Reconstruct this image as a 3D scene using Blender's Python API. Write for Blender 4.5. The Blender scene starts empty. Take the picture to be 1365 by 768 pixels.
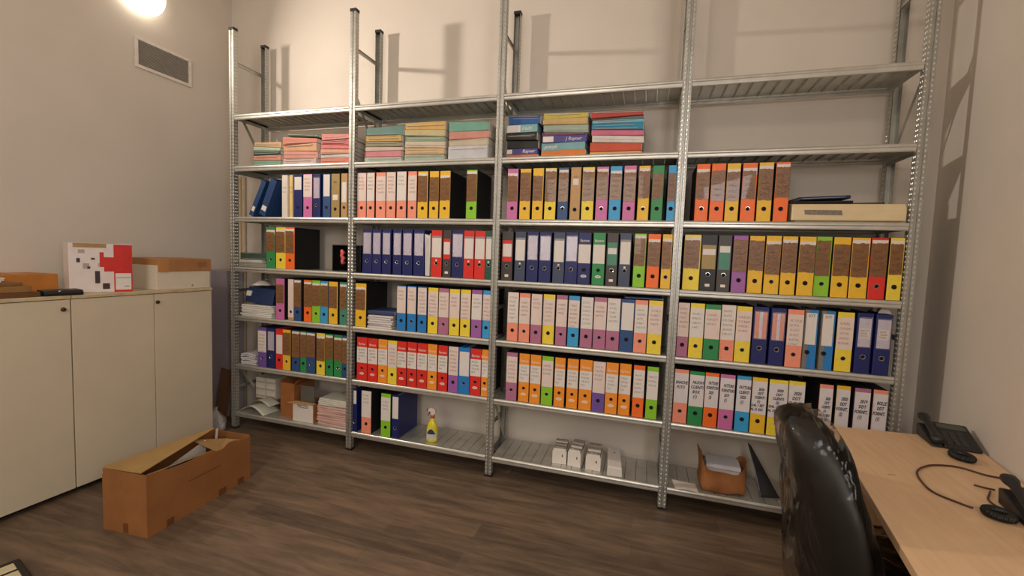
import bpy, math, random
from mathutils import Vector, Matrix, Euler, noise
random.seed(7); noise.seed_set(11)
S = 1.1                                   # one survey unit in metres
COL = bpy.context.scene.collection
SC = bpy.context.scene
R = math.radians

# ------------------------------------------------------------------ camera survey
CAM = Vector((1.8507, -2.4373, 1.3261)); FPX = 584.679
CROT = Euler((R(86.1385), R(-2.0769), R(17.0365)), 'XYZ')
CM = CROT.to_matrix()
def ray(u, v): return CM @ Vector(((u-682.5)/FPX, -(v-384)/FPX, -1))
def on(ax, val, u, v):
    d = ray(u, v); return CAM + d*((val-CAM[ax])/d[ax])
def pj(p):
    q = CM.transposed() @ (Vector(p)-CAM)
    return (682.5+FPX*q.x/-q.z, 384-FPX*q.y/-q.z)

# ------------------------------------------------------------------ materials
def lin(c):
    f = lambda x: x/12.92 if x <= .04045 else ((x+.055)/1.055)**2.4
    return tuple(f(min(max(k/255., 0), 1)) for k in c)+(1,)
MATS = {}
def mat(name, rgb, rough=.6, metal=0., var=.08, scale=30., bump=0., bscale=120., coat=0., stretch=None, emit=0.):
    key = (name, tuple(rgb), rough, metal)
    if key in MATS: return MATS[key]
    m = bpy.data.materials.new(name); m.use_nodes = True
    nt = m.node_tree; b = nt.nodes['Principled BSDF']
    c = lin(rgb)
    tc = nt.nodes.new('ShaderNodeTexCoord'); mp = nt.nodes.new('ShaderNodeMapping')
    nt.links.new(tc.outputs['Object'], mp.inputs['Vector'])
    if stretch: mp.inputs['Scale'].default_value = stretch
    if var:
        n = nt.nodes.new('ShaderNodeTexNoise'); n.inputs['Scale'].default_value = scale; n.inputs['Detail'].default_value = 3
        nt.links.new(mp.outputs[0], n.inputs['Vector'])
        r = nt.nodes.new('ShaderNodeValToRGB'); e = r.color_ramp.elements
        e[0].position = .3; e[1].position = .7
        e[0].color = tuple(k*(1-var) for k in c[:3])+(1,); e[1].color = tuple(min(1, k*(1+var)) for k in c[:3])+(1,)
        nt.links.new(n.outputs['Fac'], r.inputs['Fac']); nt.links.new(r.outputs['Color'], b.inputs['Base Color'])
    else: b.inputs['Base Color'].default_value = c
    b.inputs['Roughness'].default_value = rough; b.inputs['Metallic'].default_value = metal
    b.inputs['Coat Weight'].default_value = coat
    if bump:
        n2 = nt.nodes.new('ShaderNodeTexNoise'); n2.inputs['Scale'].default_value = bscale; n2.inputs['Detail'].default_value = 4
        nt.links.new(mp.outputs[0], n2.inputs['Vector'])
        bp = nt.nodes.new('ShaderNodeBump'); bp.inputs['Strength'].default_value = bump; bp.inputs['Distance'].default_value = .01
        nt.links.new(n2.outputs['Fac'], bp.inputs['Height']); nt.links.new(bp.outputs[0], b.inputs['Normal'])
    if emit:
        b.inputs['Emission Color'].default_value = c; b.inputs['Emission Strength'].default_value = emit
    MATS[key] = m; return m

# ------------------------------------------------------------------ mesh builder
class MB:
    def __init__(s): s.v = []; s.f = []; s.m = []; s.M = Matrix.Identity(4)
    def add(s, vs, fs, mi=0):
        o = len(s.v); s.v += [s.M @ Vector(p) for p in vs]
        s.f += [tuple(i+o for i in f) for f in fs]; s.m += [mi]*len(fs)
    def box(s, x0, x1, y0, y1, z0, z1, mi=0):
        s.add([(x0,y0,z0),(x1,y0,z0),(x1,y1,z0),(x0,y1,z0),(x0,y0,z1),(x1,y0,z1),(x1,y1,z1),(x0,y1,z1)],
              [(0,3,2,1),(4,5,6,7),(0,1,5,4),(1,2,6,5),(2,3,7,6),(3,0,4,7)], mi)
    def hexa(s, p, mi=0):                  # eight corners, bottom ring then top ring
        s.add(p, [(0,3,2,1),(4,5,6,7),(0,1,5,4),(1,2,6,5),(2,3,7,6),(3,0,4,7)], mi)
    def prism(s, poly, axis, a, b, mi=0):  # closed 2D outline extruded along an axis
        def P(u, w, t): return {'x': (t,u,w), 'y': (u,t,w), 'z': (u,w,t)}[axis]
        n = len(poly); vs = [P(u,w,a) for u,w in poly]+[P(u,w,b) for u,w in poly]
        fs = [(i,(i+1)%n,(i+1)%n+n,i+n) for i in range(n)]+[tuple(range(n-1,-1,-1)), tuple(range(n,2*n))]
        s.add(vs, fs, mi)
    def rings(s, rings, mi=0, cap=True, closed=True):
        n = len(rings[0]); vs = [p for r in rings for p in r]; fs = []
        for k in range(len(rings)-1):
            for i in range(n if closed else n-1):
                j = (i+1) % n; fs.append((k*n+i, k*n+j, (k+1)*n+j, (k+1)*n+i))
        if cap and closed: fs += [tuple(range(n-1,-1,-1)), tuple(range((len(rings)-1)*n, len(rings)*n))]
        s.add(vs, fs, mi)
    def lathe(s, prof, n=20, mi=0, sx=1, sy=1, c=(0,0,0)):
        s.rings([[(c[0]+r*sx*math.cos(2*math.pi*i/n), c[1]+r*sy*math.sin(2*math.pi*i/n), c[2]+z) for i in range(n)] for r, z in prof], mi)
    def tube(s, pts, r, n=6, mi=0, close=False):
        pts = [Vector(p) for p in pts]; rr = []; up = Vector((0,0,1)); N = len(pts)
        for i, p in enumerate(pts):
            a = pts[(i-1) % N] if (i > 0 or close) else p
            b = pts[(i+1) % N] if (i < N-1 or close) else p
            t = (b-a).normalized(); q = t.cross(up)
            if q.length < 1e-4: q = t.cross(Vector((1,0,0)))
            q.normalize(); w = t.cross(q)
            ra = r[i] if isinstance(r, (list, tuple)) else r
            rr.append([p+q*math.cos(2*math.pi*k/n)*ra+w*math.sin(2*math.pi*k/n)*ra for k in range(n)])
        if close: rr.append(rr[0])
        s.rings(rr, mi, cap=not close)
    def disc_y(s, cx, cz, y0, y1, r, n=16, mi=0, r2=None):
        r2 = r if r2 is None else r2
        s.rings([[(cx+q*math.cos(2*math.pi*i/n), y, cz+q*math.sin(2*math.pi*i/n)) for i in range(n)] for q, y in ((r,y1),(r2,y0))], mi)
    def ring_y(s, cx, cz, y, r, t, n=18, mi=0):
        s.tube([(cx+r*math.cos(2*math.pi*i/n), y, cz+r*math.sin(2*math.pi*i/n)) for i in range(n)], t, 5, mi, True)
    def grid(s, f, nu, nv, mi=0, thick=0.):
        P = [[Vector(f(i/nu, j/nv)) for i in range(nu+1)] for j in range(nv+1)]
        if thick:
            Q = [[None]*(nu+1) for _ in range(nv+1)]
            for j in range(nv+1):
                for i in range(nu+1):
                    a = P[j][min(i+1,nu)]-P[j][max(i-1,0)]; b = P[min(j+1,nv)][i]-P[max(j-1,0)][i]
                    n = a.cross(b); n = n.normalized() if n.length > 1e-9 else Vector((0,0,1))
                    Q[j][i] = P[j][i]-n*thick
            W = nu+1; H = nv+1
            vs = [p for r in P for p in r]+[p for r in Q for p in r]; o = W*H; fs = []
            for j in range(nv):
                for i in range(nu):
                    a = j*W+i; fs.append((a,a+1,a+W+1,a+W)); fs.append((o+a,o+a+W,o+a+W+1,o+a+1))
            for i in range(nu):
                fs.append((i,o+i,o+i+1,i+1)); a = nv*W+i; fs.append((a,a+1,o+a+1,o+a))
            for j in range(nv):
                a = j*W; fs.append((a,a+W,o+a+W,o+a)); a = j*W+nu; fs.append((a,o+a,o+a+W,a+W))
            s.add(vs, fs, mi)
        else:
            W = nu+1
            s.add([p for r in P for p in r], [(j*W+i,j*W+i+1,(j+1)*W+i+1,(j+1)*W+i) for j in range(nv) for i in range(nu)], mi)
    def mesh(s, name, mats, smooth=False):
        me = bpy.data.meshes.new(name); me.from_pydata([tuple(p*S) for p in s.v], [], s.f)
        for m in (mats if isinstance(mats, (list, tuple)) else [mats]): me.materials.append(m)
        me.polygons.foreach_set('material_index', s.m)
        if smooth: me.polygons.foreach_set('use_smooth', [True]*len(s.f))
        me.update(); return me
    def build(s, name, mats, parent=None, bevel=0., smooth=False, seg=2, loc=None, sub=0):
        o = bpy.data.objects.new(name, s.mesh(name, mats, smooth)); COL.objects.link(o)
        if parent is not None: o.parent = parent
        if loc is not None: o.location = Vector(loc)*S
        if bevel:
            b = o.modifiers.new('Bevel', 'BEVEL'); b.width = bevel*S; b.segments = seg; b.limit_method = 'ANGLE'; b.angle_limit = R(40)
        if sub:
            q = o.modifiers.new('Subdivision', 'SUBSURF'); q.levels = q.render_levels = sub
        return o
def part(mesh, name, parent, loc=None):
    o = bpy.data.objects.new(name, mesh); COL.objects.link(o); o.parent = parent
    if loc is not None: o.location = Vector(loc)*S
    return o
def tag(o, label=None, cat=None, group=None, kind=None):
    if label: o['label'] = label
    if cat: o['category'] = cat
    if group: o['group'] = group
    if kind: o['kind'] = kind
    return o
def thing(name, label, cat, loc=(0,0,0), rot=(0,0,0), group=None):
    o = bpy.data.objects.new(name, None); COL.objects.link(o); o.empty_display_size = .05
    o.location = Vector(loc)*S; o.rotation_euler = rot
    return tag(o, label, cat, group)
def text_mesh(body, size, m, align='CENTER', ext=.0003, spacing=1.0, line=.95, fit=None, bold=0.):
    cu = bpy.data.curves.new('text', 'FONT'); cu.body = body; cu.size = size*S; cu.align_x = align; cu.align_y = 'CENTER'
    cu.extrude = ext*S; cu.resolution_u = 2; cu.space_line = line; cu.space_character = spacing; cu.offset = bold*S
    o = bpy.data.objects.new('text', cu); COL.objects.link(o)
    me = bpy.data.meshes.new_from_object(o.evaluated_get(bpy.context.evaluated_depsgraph_get()))
    bpy.data.objects.remove(o); bpy.data.curves.remove(cu)
    me.materials.clear(); me.materials.append(m)
    if fit:
        xs = [v.co.x for v in me.vertices]; w = max(xs)-min(xs)
        if w > fit*S: me.transform(Matrix.Diagonal((fit*S/w, 1, 1, 1)))
    return me
def text_part(name, body, size, m, parent, loc, rot=(R(90),0,0), shear=0., **k):
    me = text_mesh(body, size, m, **k)
    if shear: me.transform(Matrix(((1,shear,0,0),(0,1,0,0),(0,0,1,0),(0,0,0,1))))
    o = part(me, name, parent, loc); o.rotation_euler = rot; return o
def crumple(o, amp, scale, seed=0.):
    for v in o.data.vertices:
        v.co += noise.noise_vector(v.co*scale+Vector((seed,seed*2,seed*3)))*amp*S
    o.data.update()

# ------------------------------------------------------------------ palette
ZINC = mat('galvanised_steel', (178,177,170), .42, .78, .10, 14)
SHZ = mat('galvanised_shelf', (206,205,197), .36, .68, .08, 14)
ZINC2 = mat('galvanised_dimple_glint', (212,210,202), .35, .65, .05, 40)  # paler zinc: the glint of the punched rims put into the colour
CAPM = mat('black_plastic_cap', (28,26,24), .5)
BLACK = mat('black_plastic', (26,25,26), .45)
CASE = mat('black_binder_board', (22,20,22), .7, 0, .25, 60)
WHITE = mat('white_paper', (226,218,210), .75, 0, .03, 60)
PAPER = mat('paper_block', (214,206,194), .8, 0, .05, 20, stretch=(1,1,25))
CHROME = mat('chrome_ring', (210,212,215), .22, 1., 0)
HOLE = mat('finger_hole_dark', (10,9,9), .9, 0, 0)
TAPE = mat('brown_packing_tape', (128,88,52), .28, 0, .22, 28, .25, 60, .3, (1,1,3))
INK = mat('black_ink', (38,34,44), .6, 0, 0)
FAINT = mat('pencil_grey_ink', (128,112,110), .7, 0, 0)
REDINK = mat('red_brown_ink', (150,85,80), .7, 0, 0)
LOGO = mat('white_print', (236,226,214), .6, 0, 0)
KRAFT = mat('kraft_cardboard', (172,112,58), .8, 0, .1, 12, .15, 40)

# ------------------------------------------------------------------ survey of the shelving
ZS = [2.2639, 1.9069, 1.5524, 1.1951, .8402, .4840, .1288]      # seven shelf tops
XU = [-1., 0., 1., 2., 3.]
ZTOP = 2.8546; DEP = .30; WALLY = .345; LEFTX = -1.396
BAYN = ['leftmost bay', 'second bay', 'third bay', 'rightmost bay']
SHN = ['top shelf', 'second shelf', 'third shelf', 'fourth shelf', 'fifth shelf', 'sixth shelf', 'bottom shelf']

# ================================================================== the room
def wall_mat():
    m = mat('painted_plaster', (213,203,191), .85, 0, .035, 2.2, .06, 60); return m
WALL = wall_mat()
CEILM = mat('ceiling_paint', (220,210,198), .9, 0, .02, 3)
def struct(name, mb, m): return tag(mb.build(name, m), kind='structure')
RC = Vector((3.235, .345, 0)); RD = Vector((-.19, -1, 0)).normalized()      # skewed right wall
RE = RC + RD*5.2
YB = RE.y
def floor_mat():
    m = bpy.data.materials.new('wood_plank_vinyl'); m.use_nodes = True; nt = m.node_tree; b = nt.nodes['Principled BSDF']
    tc = nt.nodes.new('ShaderNodeTexCoord'); mp = nt.nodes.new('ShaderNodeMapping'); mp.inputs['Rotation'].default_value = (0,0,R(0))
    nt.links.new(tc.outputs['Object'], mp.inputs['Vector'])
    br = nt.nodes.new('ShaderNodeTexBrick'); br.offset = .37; br.inputs['Scale'].default_value = 1
    br.inputs['Brick Width'].default_value = 1.25; br.inputs['Row Height'].default_value = .125; br.inputs['Mortar Size'].default_value = .0015
    br.inputs['Color1'].default_value = (0,0,0,1); br.inputs['Color2'].default_value = (1,1,1,1); br.inputs['Mortar'].default_value = (.15,.15,.15,1); br.inputs['Bias'].default_value = 0
    nt.links.new(mp.outputs[0], br.inputs['Vector'])
    mp2 = nt.nodes.new('ShaderNodeMapping'); mp2.inputs['Scale'].default_value = (1.3,9,1); nt.links.new(tc.outputs['Object'], mp2.inputs['Vector'])
    n = nt.nodes.new('ShaderNodeTexNoise'); n.inputs['Scale'].default_value = 2.2; n.inputs['Detail'].default_value = 6; n.inputs['Roughness'].default_value = .62; n.inputs['Distortion'].default_value = .4
    nt.links.new(mp2.outputs[0], n.inputs['Vector'])
    mx = nt.nodes.new('ShaderNodeMix'); mx.data_type = 'FLOAT'; mx.inputs['Factor'].default_value = .17
    nt.links.new(n.outputs['Fac'], mx.inputs['A']); nt.links.new(br.outputs['Color'], mx.inputs['B'])
    r = nt.nodes.new('ShaderNodeValToRGB'); e = r.color_ramp.elements
    e[0].position = .25; e[0].color = lin((70,57,46)); e[1].position = .75; e[1].color = lin((138,115,93))
    q = r.color_ramp.elements.new(.5); q.color = lin((106,88,71))
    nt.links.new(mx.outputs['Result'], r.inputs['Fac']); nt.links.new(r.outputs['Color'], b.inputs['Base Color'])
    b.inputs['Roughness'].default_value = .5
    bp = nt.nodes.new('ShaderNodeBump'); bp.inputs['Strength'].default_value = .12; bp.inputs['Distance'].default_value = .01
    nt.links.new(n.outputs['Fac'], bp.inputs['Height']); nt.links.new(bp.outputs[0], b.inputs['Normal'])
    return m
CZ = 3.55; T = .12
q = MB(); q.box(LEFTX-T, RC.x+T, YB-T, WALLY+T, -T, 0); struct('floor', q, floor_mat())
q = MB(); q.box(LEFTX-T, RC.x+T, YB-T, WALLY+T, CZ, CZ+T); struct('ceiling', q, CEILM)
q = MB(); q.box(LEFTX-T, RC.x+T, WALLY, WALLY+T, 0, CZ); struct('wall_back', q, WALL)
q = MB(); q.box(LEFTX-T, LEFTX, YB, WALLY, 0, CZ); struct('wall_left', q, WALL)
nrm = Vector((-RD.y, RD.x, 0));
if nrm.x < 0: nrm = -nrm
q = MB(); a, b_ = RC, RE
q.hexa([(p.x, p.y, z) for z in (0, CZ) for p in (b_, b_+nrm*T, a+nrm*T, a)]); struct('wall_right', q, WALL)
q = MB(); q.box(LEFTX-T, RE.x+.2, YB-T, YB, 0, CZ); struct('wall_front', q, WALL)

# two cream conduits running up the back wall behind the shelving
for (cx, cr) in ((-1.305, .012), (-1.262, .016)):
    q = MB(); q.tube([(cx, WALLY-cr-.001, z) for z in (.0, 1.0, 1.9)], cr, 10)
    tag(q.build('conduit_pipe', mat('cream_conduit', (196,178,146), .5), smooth=True),
        'slim cream conduit pipe on back wall beside the corner' if cr < .014 else 'thicker cream conduit pipe on back wall nearer the shelving post', 'pipe')

# ================================================================== shelving
rack = thing('shelving_unit', 'long galvanised steel shelving of four bays along the back wall', 'shelving', (0,0,0))
def upright_mesh():
    w = .0205; d = .033; t = .0016
    prof = [(-w,d),(-w,0),(-.0055,0),(-.0035,.005),(.0035,.005),(.0055,0),(w,0),(w,d),(w-t,d),(w-t,t),(.0065,t),(.0045,.005+t),(-.0045,.005+t),(-.0065,t),(-w+t,t),(-w+t,d)]
    q = MB(); q.prism(prof, 'z', 0, ZTOP)
    z = .03; hx = .0034; hz = .0048; e = .0016
    while z < ZTOP-.02:
        for cx in (-.0125, .0125):
            b0 = [(cx-hx,0,z-hz),(cx+hx,0,z-hz),(cx+hx,0,z+hz),(cx-hx,0,z+hz)]
            t0 = [(cx-hx*.45,-e,z-hz*.5),(cx+hx*.45,-e,z-hz*.5),(cx+hx*.45,-e,z+hz*.5),(cx-hx*.45,-e,z+hz*.5)]
            q.add(b0+t0, [(4,5,6,7),(0,1,5,4),(1,2,6,5),(2,3,7,6),(3,0,4,7)], 1)
        for sx in (-1, 1):
            for cy in (.011, .024):
                X = sx*w; b0 = [(X,cy-hx,z-hz),(X,cy+hx,z-hz),(X,cy+hx,z+hz),(X,cy-hx,z+hz)]
                t0 = [(X+sx*e,cy-hx*.45,z-hz*.5),(X+sx*e,cy+hx*.45,z-hz*.5),(X+sx*e,cy+hx*.45,z+hz*.5),(X+sx*e,cy-hx*.45,z+hz*.5)]
                q.add(b0+t0, [(4,5,6,7),(0,1,5,4),(1,2,6,5),(2,3,7,6),(3,0,4,7)], 1)
        z += .0236
    return q.mesh('upright', [ZINC, ZINC2])
UPM = upright_mesh()
q = MB(); q.box(-.0225,.0225,-.002,.035,ZTOP-.012,ZTOP+.006); CAPME = q.mesh('end_cap', CAPM)
q = MB(); q.box(-.0225,.0225,-.002,.035,-.0005,.012); FOOTME = q.mesh('foot_cap', CAPM)
for x in XU:
    for back in (0, 1):
        u = part(UPM, 'upright', rack, (x, DEP if back else 0, 0))
        if back: u.rotation_euler = (0,0,math.pi)
        part(CAPME, 'end_cap', u); part(FOOTME, 'foot_cap', u)
    for z in (2.635, 1.872, 1.02, .30):
        q = MB(); q.prism([(.033,z-.012),(DEP-.033,z-.012),(DEP-.033,z+.012),(.033,z+.012)], 'x', x-.018, x-.0165)
        q.box(x-.018, x-.010, .033, DEP-.033, z+.0105, z+.012); q.box(x-.018, x-.010, .033, DEP-.033, z-.012, z-.0105)
        q.build('cross_brace', ZINC, rack)
    for (za, zb) in ((2.31, 1.96), (.46, .13)):
        dy = DEP-.066; dz = zb-za; L = math.hypot(dy, dz); nx, nz = -dz/L*.011, dy/L*.011
        q = MB(); q.prism([(.033+nx,za+nz),(.033-nx,za-nz),(DEP-.033-nx,zb-nz),(DEP-.033+nx,zb+nz)], 'x', x+.0165, x+.018)
        q.build('cross_brace', ZINC, rack)
def shelf_mesh():
    h = .479-.0012; q = MB()
    lip = [(.004,.0),(.0005,-.003),(-.002,-.009),(-.002,-.014),(.0015,-.019),(.0015,-.030),(.004,-.0355),(.016,-.0355),(.016,-.034),(.0055,-.034),(.003,-.029),(.003,-.019),(-.0005,-.014),(-.0005,-.009),(.002,-.0045),(.016,-.0015),(.016,0)]
    q.prism(lip, 'x', -h, h)
    q.prism([(DEP-y, z) for y, z in lip][::-1], 'x', -h, h)
    n = 16; p = 2*h/n
    for i in range(n):
        a = -h+i*p; b = a+p-.0028
        q.prism([(a,0),(a,-.011),(a+.0015,-.011),(a+.0015,-.0016),(b-.0015,-.0016),(b-.0015,-.011),(b,-.011),(b,0)], 'y', .012, DEP-.012)
    for sx in (-1, 1): q.box(min(sx*h, sx*(h-.0015)), max(sx*h, sx*(h-.0015)), .004, DEP-.004, -.034, -.0012)
    return q.mesh('shelf', SHZ)
SHM = shelf_mesh()
for b in range(4):
    for z in ZS: part(SHM, 'shelf', rack, (XU[b]+.5, 0, z))

# ================================================================== binders
CV = dict(yellow=(240,212,64), gold=(238,188,44), lime=(140,200,44), green=(44,140,78), teal=(70,136,112), orange=(246,112,34), amber=(244,150,44),
          red=(222,46,36), salmon=(244,150,122), pink=(206,112,168), mauve=(178,112,142), violet=(160,96,168), purple=(112,82,158), navy=(24,34,98),
          blue=(44,78,128), azure=(36,124,196), sky=(58,160,214), slate=(62,72,98), charcoal=(70,62,60), khaki=(164,138,82), kraft=(190,148,94), black=(28,28,30), bottle=(40,84,70))
CN = dict(gold='golden yellow', amber='light orange', azure='mid blue', sky='light blue', teal='grey green', slate='slate blue', charcoal='dark grey', khaki='khaki tan', kraft='kraft brown', bottle='dark green', orange='bright orange', salmon='salmon pink', navy='navy blue', blue='dusky blue')
DESC = {'T': 'with brown taped spine', 'W': 'with tall white spine label', 'R': 'with lettered top band', 'L': 'with clear label pocket', 'K': 'with small white sticker',
        'G': 'with square spine label', 'N': 'with narrow white label', 'S': 'with plain white slip', 'P': 'with orange label in clear pocket', 'B': 'with grey edge and white label'}
BH = .287; BD = .245
_cm = {}
def colmat(c, kind=''):
    return mat('binder_'+c, CV[c], .45, 0, .05, 40, .05, 200)
def ragged(q, x0, x1, z0, z1, y0, y1, seed, n=9, amp=.0035):
    rnd = random.Random(seed); top = [z1+rnd.uniform(-amp, amp*.5) for _ in range(n+1)]; bot = [z0+rnd.uniform(-amp*.5, amp) for _ in range(n+1)]
    for i in range(n):
        a = x0+(x1-x0)*i/n; b = x0+(x1-x0)*(i+1)/n
        q.hexa([(a,y0,bot[i]),(b,y0,bot[i+1]),(b,y1,bot[i+1]),(a,y1,bot[i]),(a,y0,top[i]),(b,y0,top[i+1]),(b,y1,top[i+1]),(a,y1,top[i])])
def scribble(q, x0, x1, z, h, y, seed):
    rnd = random.Random(seed); x = x0+rnd.uniform(0, .1)*(x1-x0); t = .0011; xe = x1-rnd.uniform(0, .25)*(x1-x0)
    while x < xe:
        w = h*rnd.uniform(.4, .7); k = rnd.randrange(4); zz = z+rnd.uniform(-.1, .1)*h
        def st(ax, az, bx, bz):
            d = Vector((bx-ax, bz-az)); L = d.length or 1e-6; nx, nz = -d.y/L*t/2, d.x/L*t/2
            q.add([(ax+nx,y,az+nz),(ax-nx,y,az-nz),(bx-nx,y,bz-nz),(bx+nx,y,bz+nz)], [(0,1,2,3)])
        if k == 0: st(x, zz-h/2, x, zz+h/2); st(x, zz+h/2, x+w*.8, zz-h/2)
        elif k == 1: st(x, zz-h/2, x+w*.4, zz+h/2); st(x+w*.4, zz+h/2, x+w*.8, zz-h/2)
        elif k == 2: st(x, zz+h/2, x+w*.8, zz+h/2); st(x+w*.4, zz+h/2, x+w*.4, zz-h/2)
        else: st(x, zz-h/2, x+w*.7, zz-h/2); st(x, zz-h/2, x, zz+h/2); st(x, zz+h/2, x+w*.7, zz+h*.2)
        x += w*1.15
_count = [0]
def binder(x, w, z, c, style, label, group, h=BH, y=.012, opts=None):
    opts = opts or {}; _count[0] += 1; sd = _count[0]
    t = thing('ring_binder', label, 'binder', (x, y, z), (0, opts.get('tilt', 0), 0), group)
    hw = w/2; m = colmat(c)
    body = {'L': m, 'P': m, 'N': m, 'B': mat('grey_board', (128,124,118), .6)}.get(style, CASE)
    q = MB()                                # covers and back of the case around the paper block
    q.box(-hw, -hw+.003, .003, BD, 0, h); q.box(hw-.003, hw, .003, BD, 0, h); q.box(-hw+.003, hw-.003, .003, .007, 0, h)
    if style in 'TWRKS': q.box(-hw+.003, hw-.003, BD-.003, BD, 0, h); q.box(-hw+.003, hw-.003, .007, BD-.003, h-.004, h-.001); q.box(-hw+.003, hw-.003, .007, BD-.003, 0, .003)
    q.build('case', body, t, .0012)
    if style not in 'TWRKS':
        q = MB(); q.box(-hw+.006, hw-.006, .02, BD-.012, .004, h*.93); q.build('paper_block', PAPER, t)
    q = MB(); sw = hw-.0015 if style in 'TWRKS' else hw
    if style == 'B':
        q.box(-hw*.25, hw, -.0005, .003, 0, h)
    else: q.prism([(-sw,.003),(-sw,.0012),(-sw+.0025,0),(sw-.0025,0),(sw,.0012),(sw,.003)], 'z', .001, h-.0005)
    q.build('spine', m, t)
    # finger hole
    hz = {'T': .062, 'W': .064, 'R': .082, 'L': .080, 'P': .080, 'K': .056, 'G': .084, 'N': .066, 'S': .06, 'B': .08}[style]*h/BH
    q = MB()
    hx = -hw*.3 if style == 'B' else 0
    if style in 'LPGR' or c == 'charcoal':
        q.ring_y(hx, hz, -.0005, .0105, .0016, mi=1); q.disc_y(hx, hz, -.0007, .0005, .0095, mi=0)
        q.build('finger_hole', [HOLE, CHROME if style != 'R' else m], t)
    else:
        q.ring_y(hx, hz, -.0005, .0098, .0011, mi=1); q.disc_y(hx, hz, -.0009, .0005, .0095, mi=0)
        q.build('finger_hole', [HOLE, HOLE if sd % 3 else CHROME], t)
    def lab(x0, x1, z0, z1, m=WHITE, name='label', yy=-.0007):
        q = MB(); q.box(x0, x1, yy, .0003, z0, z1); return q.build(name, m, t)
    rnd = random.Random(sd*13)
    sc = h/BH
    if style == 'T':
        tb = rnd.uniform(.095, .118); tt = rnd.uniform(.245, .27)
        if rnd.random() < .75: lab(-sw+.002, sw-.002, (tt-.02)*sc, min(tt+.014, .283)*sc)
        q = MB(); ragged(q, -sw+.001, sw*rnd.choice((.86, .97, .97)), tb*sc, tt*sc, -.0016, .0002, sd)
        q.build('packing_tape', TAPE, t)
        q = MB()
        for k in range(4): scribble(q, -sw*.7, sw*.6, (tt-.04-k*.028)*sc, .011, -.00175, sd*7+k)
        q.build('handwriting', mat('dark_brown_ink', (84,58,40), .5, 0, 0), t)
    elif style in 'WS':
        top = opts.get('top', .262 if c not in ('salmon', 'mauve', 'pink', 'violet', 'purple') or sd % 3 == 0 else .2855); bot = opts.get('bot', .108)
        lm = mat('pale_pink_label', (228,208,198), .7, 0, .04, 30) if rnd.random() < .6 or 'bot' in opts else WHITE
        if opts.get('text'): lm = mat('cool_white_label', (222,214,214), .7, 0, .03, 30)
        lab(-sw+.0006, sw-.0006, bot*sc, top*sc, lm)
        if opts.get('text'):
            text_part('handwriting', opts['text'], opts.get('size', .0165), INK, t, (0, -.0012, opts.get('tz', .19)*sc), shear=.15, fit=2*sw*.84, bold=.0006, line=1.12)
        elif style == 'W':
            q = MB(); n = rnd.randint(3, 6); zt = top-.03
            for k in range(n): scribble(q, -sw*.75, sw*.7, (zt-k*.0235)*sc, .010, -.00095, sd*5+k)
            q.build('handwriting', opts.get('ink', rnd.choice((FAINT, FAINT, REDINK))), t)
    elif style == 'R':
        lab(-sw+.001, sw-.001, .118*sc, .222*sc, WHITE)
        text_part('lettering', 'fanne', .024, LOGO, t, (0, -.0008, .243*sc), shear=.1)
        q = MB(); q.rings([[(.0165*math.cos(a), yy, .046*sc+.008*math.sin(a)) for a in [2*math.pi*i/16 for i in range(16)]] for yy in (.0003, -.0008)])
        for k in (-.003, 0, .003): q.box(-.010, .010, -.0011, -.0007, .046*sc+k-.0006, .046*sc+k+.0006, 1)
        q.build('oval_logo', [LOGO, m], t)
        if c != 'navy' and c != 'green':
            q = MB()
            for k in range(4): scribble(q, -sw*.72, sw*(.7 if k < 3 else -.1), (.205-k*.021)*sc, .0105, -.00095, sd*3+k)
            q.build('handwriting', INK if c == 'red' else FAINT, t)
    elif style in 'LP':
        lm = mat('lilac_label', (206,196,214), .35, 0, .1, 25) if style == 'L' else mat('orange_label', (230,140,110), .35, 0, .1, 25)
        lab(-sw+.007, sw-.006, .128*sc, .262*sc, lm)
        if style == 'P': lab(-.006, .008, .128*sc, .262*sc, mat('pale_lilac_strip', (214,206,226), .3), 'label_strip', -.0011)
        if opts.get('sticker'):
            lab(-sw+.014, sw-.012, .168*sc, .215*sc, WHITE, 'sticker', -.0012)
            q = MB()
            for k in range(3): scribble(q, -sw*.5, sw*.45, (.205-k*.013)*sc, .007, -.0014, sd*3+k)
            q.build('handwriting', REDINK, t)
        pm = pocket_mat(); q = MB(); q.box(-sw+.004, sw-.003, -.0022, -.0015, .124*sc, .268*sc); q.build('label_pocket', pm, t)
    elif style == 'K':
        lab(-sw+.012, sw-.012, opts.get('z0', .115)*sc, opts.get('z1', .150)*sc)
        q = MB(); scribble(q, -sw*.5, sw*.5, .232*sc, .012, -.0006, sd); q.build('handwriting', INK, t)
    elif style == 'G':
        a = opts.get('band')
        if a:
            lab(-sw+.005, sw-.005, .112*sc, .235*sc, colmat(a), 'label_band', -.0006)
            lab(-sw+.007, sw-.007, opts.get('z0', .14)*sc, opts.get('z1', .215)*sc, WHITE, 'label', -.0011)
            lab(-.011, .011, .022*sc, .036*sc, LOGO, 'logo_plate')
        else:
            lab(-sw+.004, sw-.004, .120*sc, .240*sc)
            lab(-sw+.004, sw-.004, .240*sc, .252*sc, mat('grey_print', (150,146,146), .6), 'label_band')
            q = MB(); q.box(-.005, .005, -.0008, .0003, .098*sc, .108*sc); q.build('logo_plate', LOGO, t)
    elif style == 'N':
        lab(-sw+.006, sw-.004, opts.get('z0', .185)*sc, opts.get('z1', .27)*sc)
    elif style == 'B':
        lab(-sw+.005, sw-.006, .118*sc, .272*sc, WHITE, 'label', -.0012)
        text_part('lettering', 'XIT', .020, FAINT, t, (0, -.0016, .258*sc))
    return t
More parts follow.
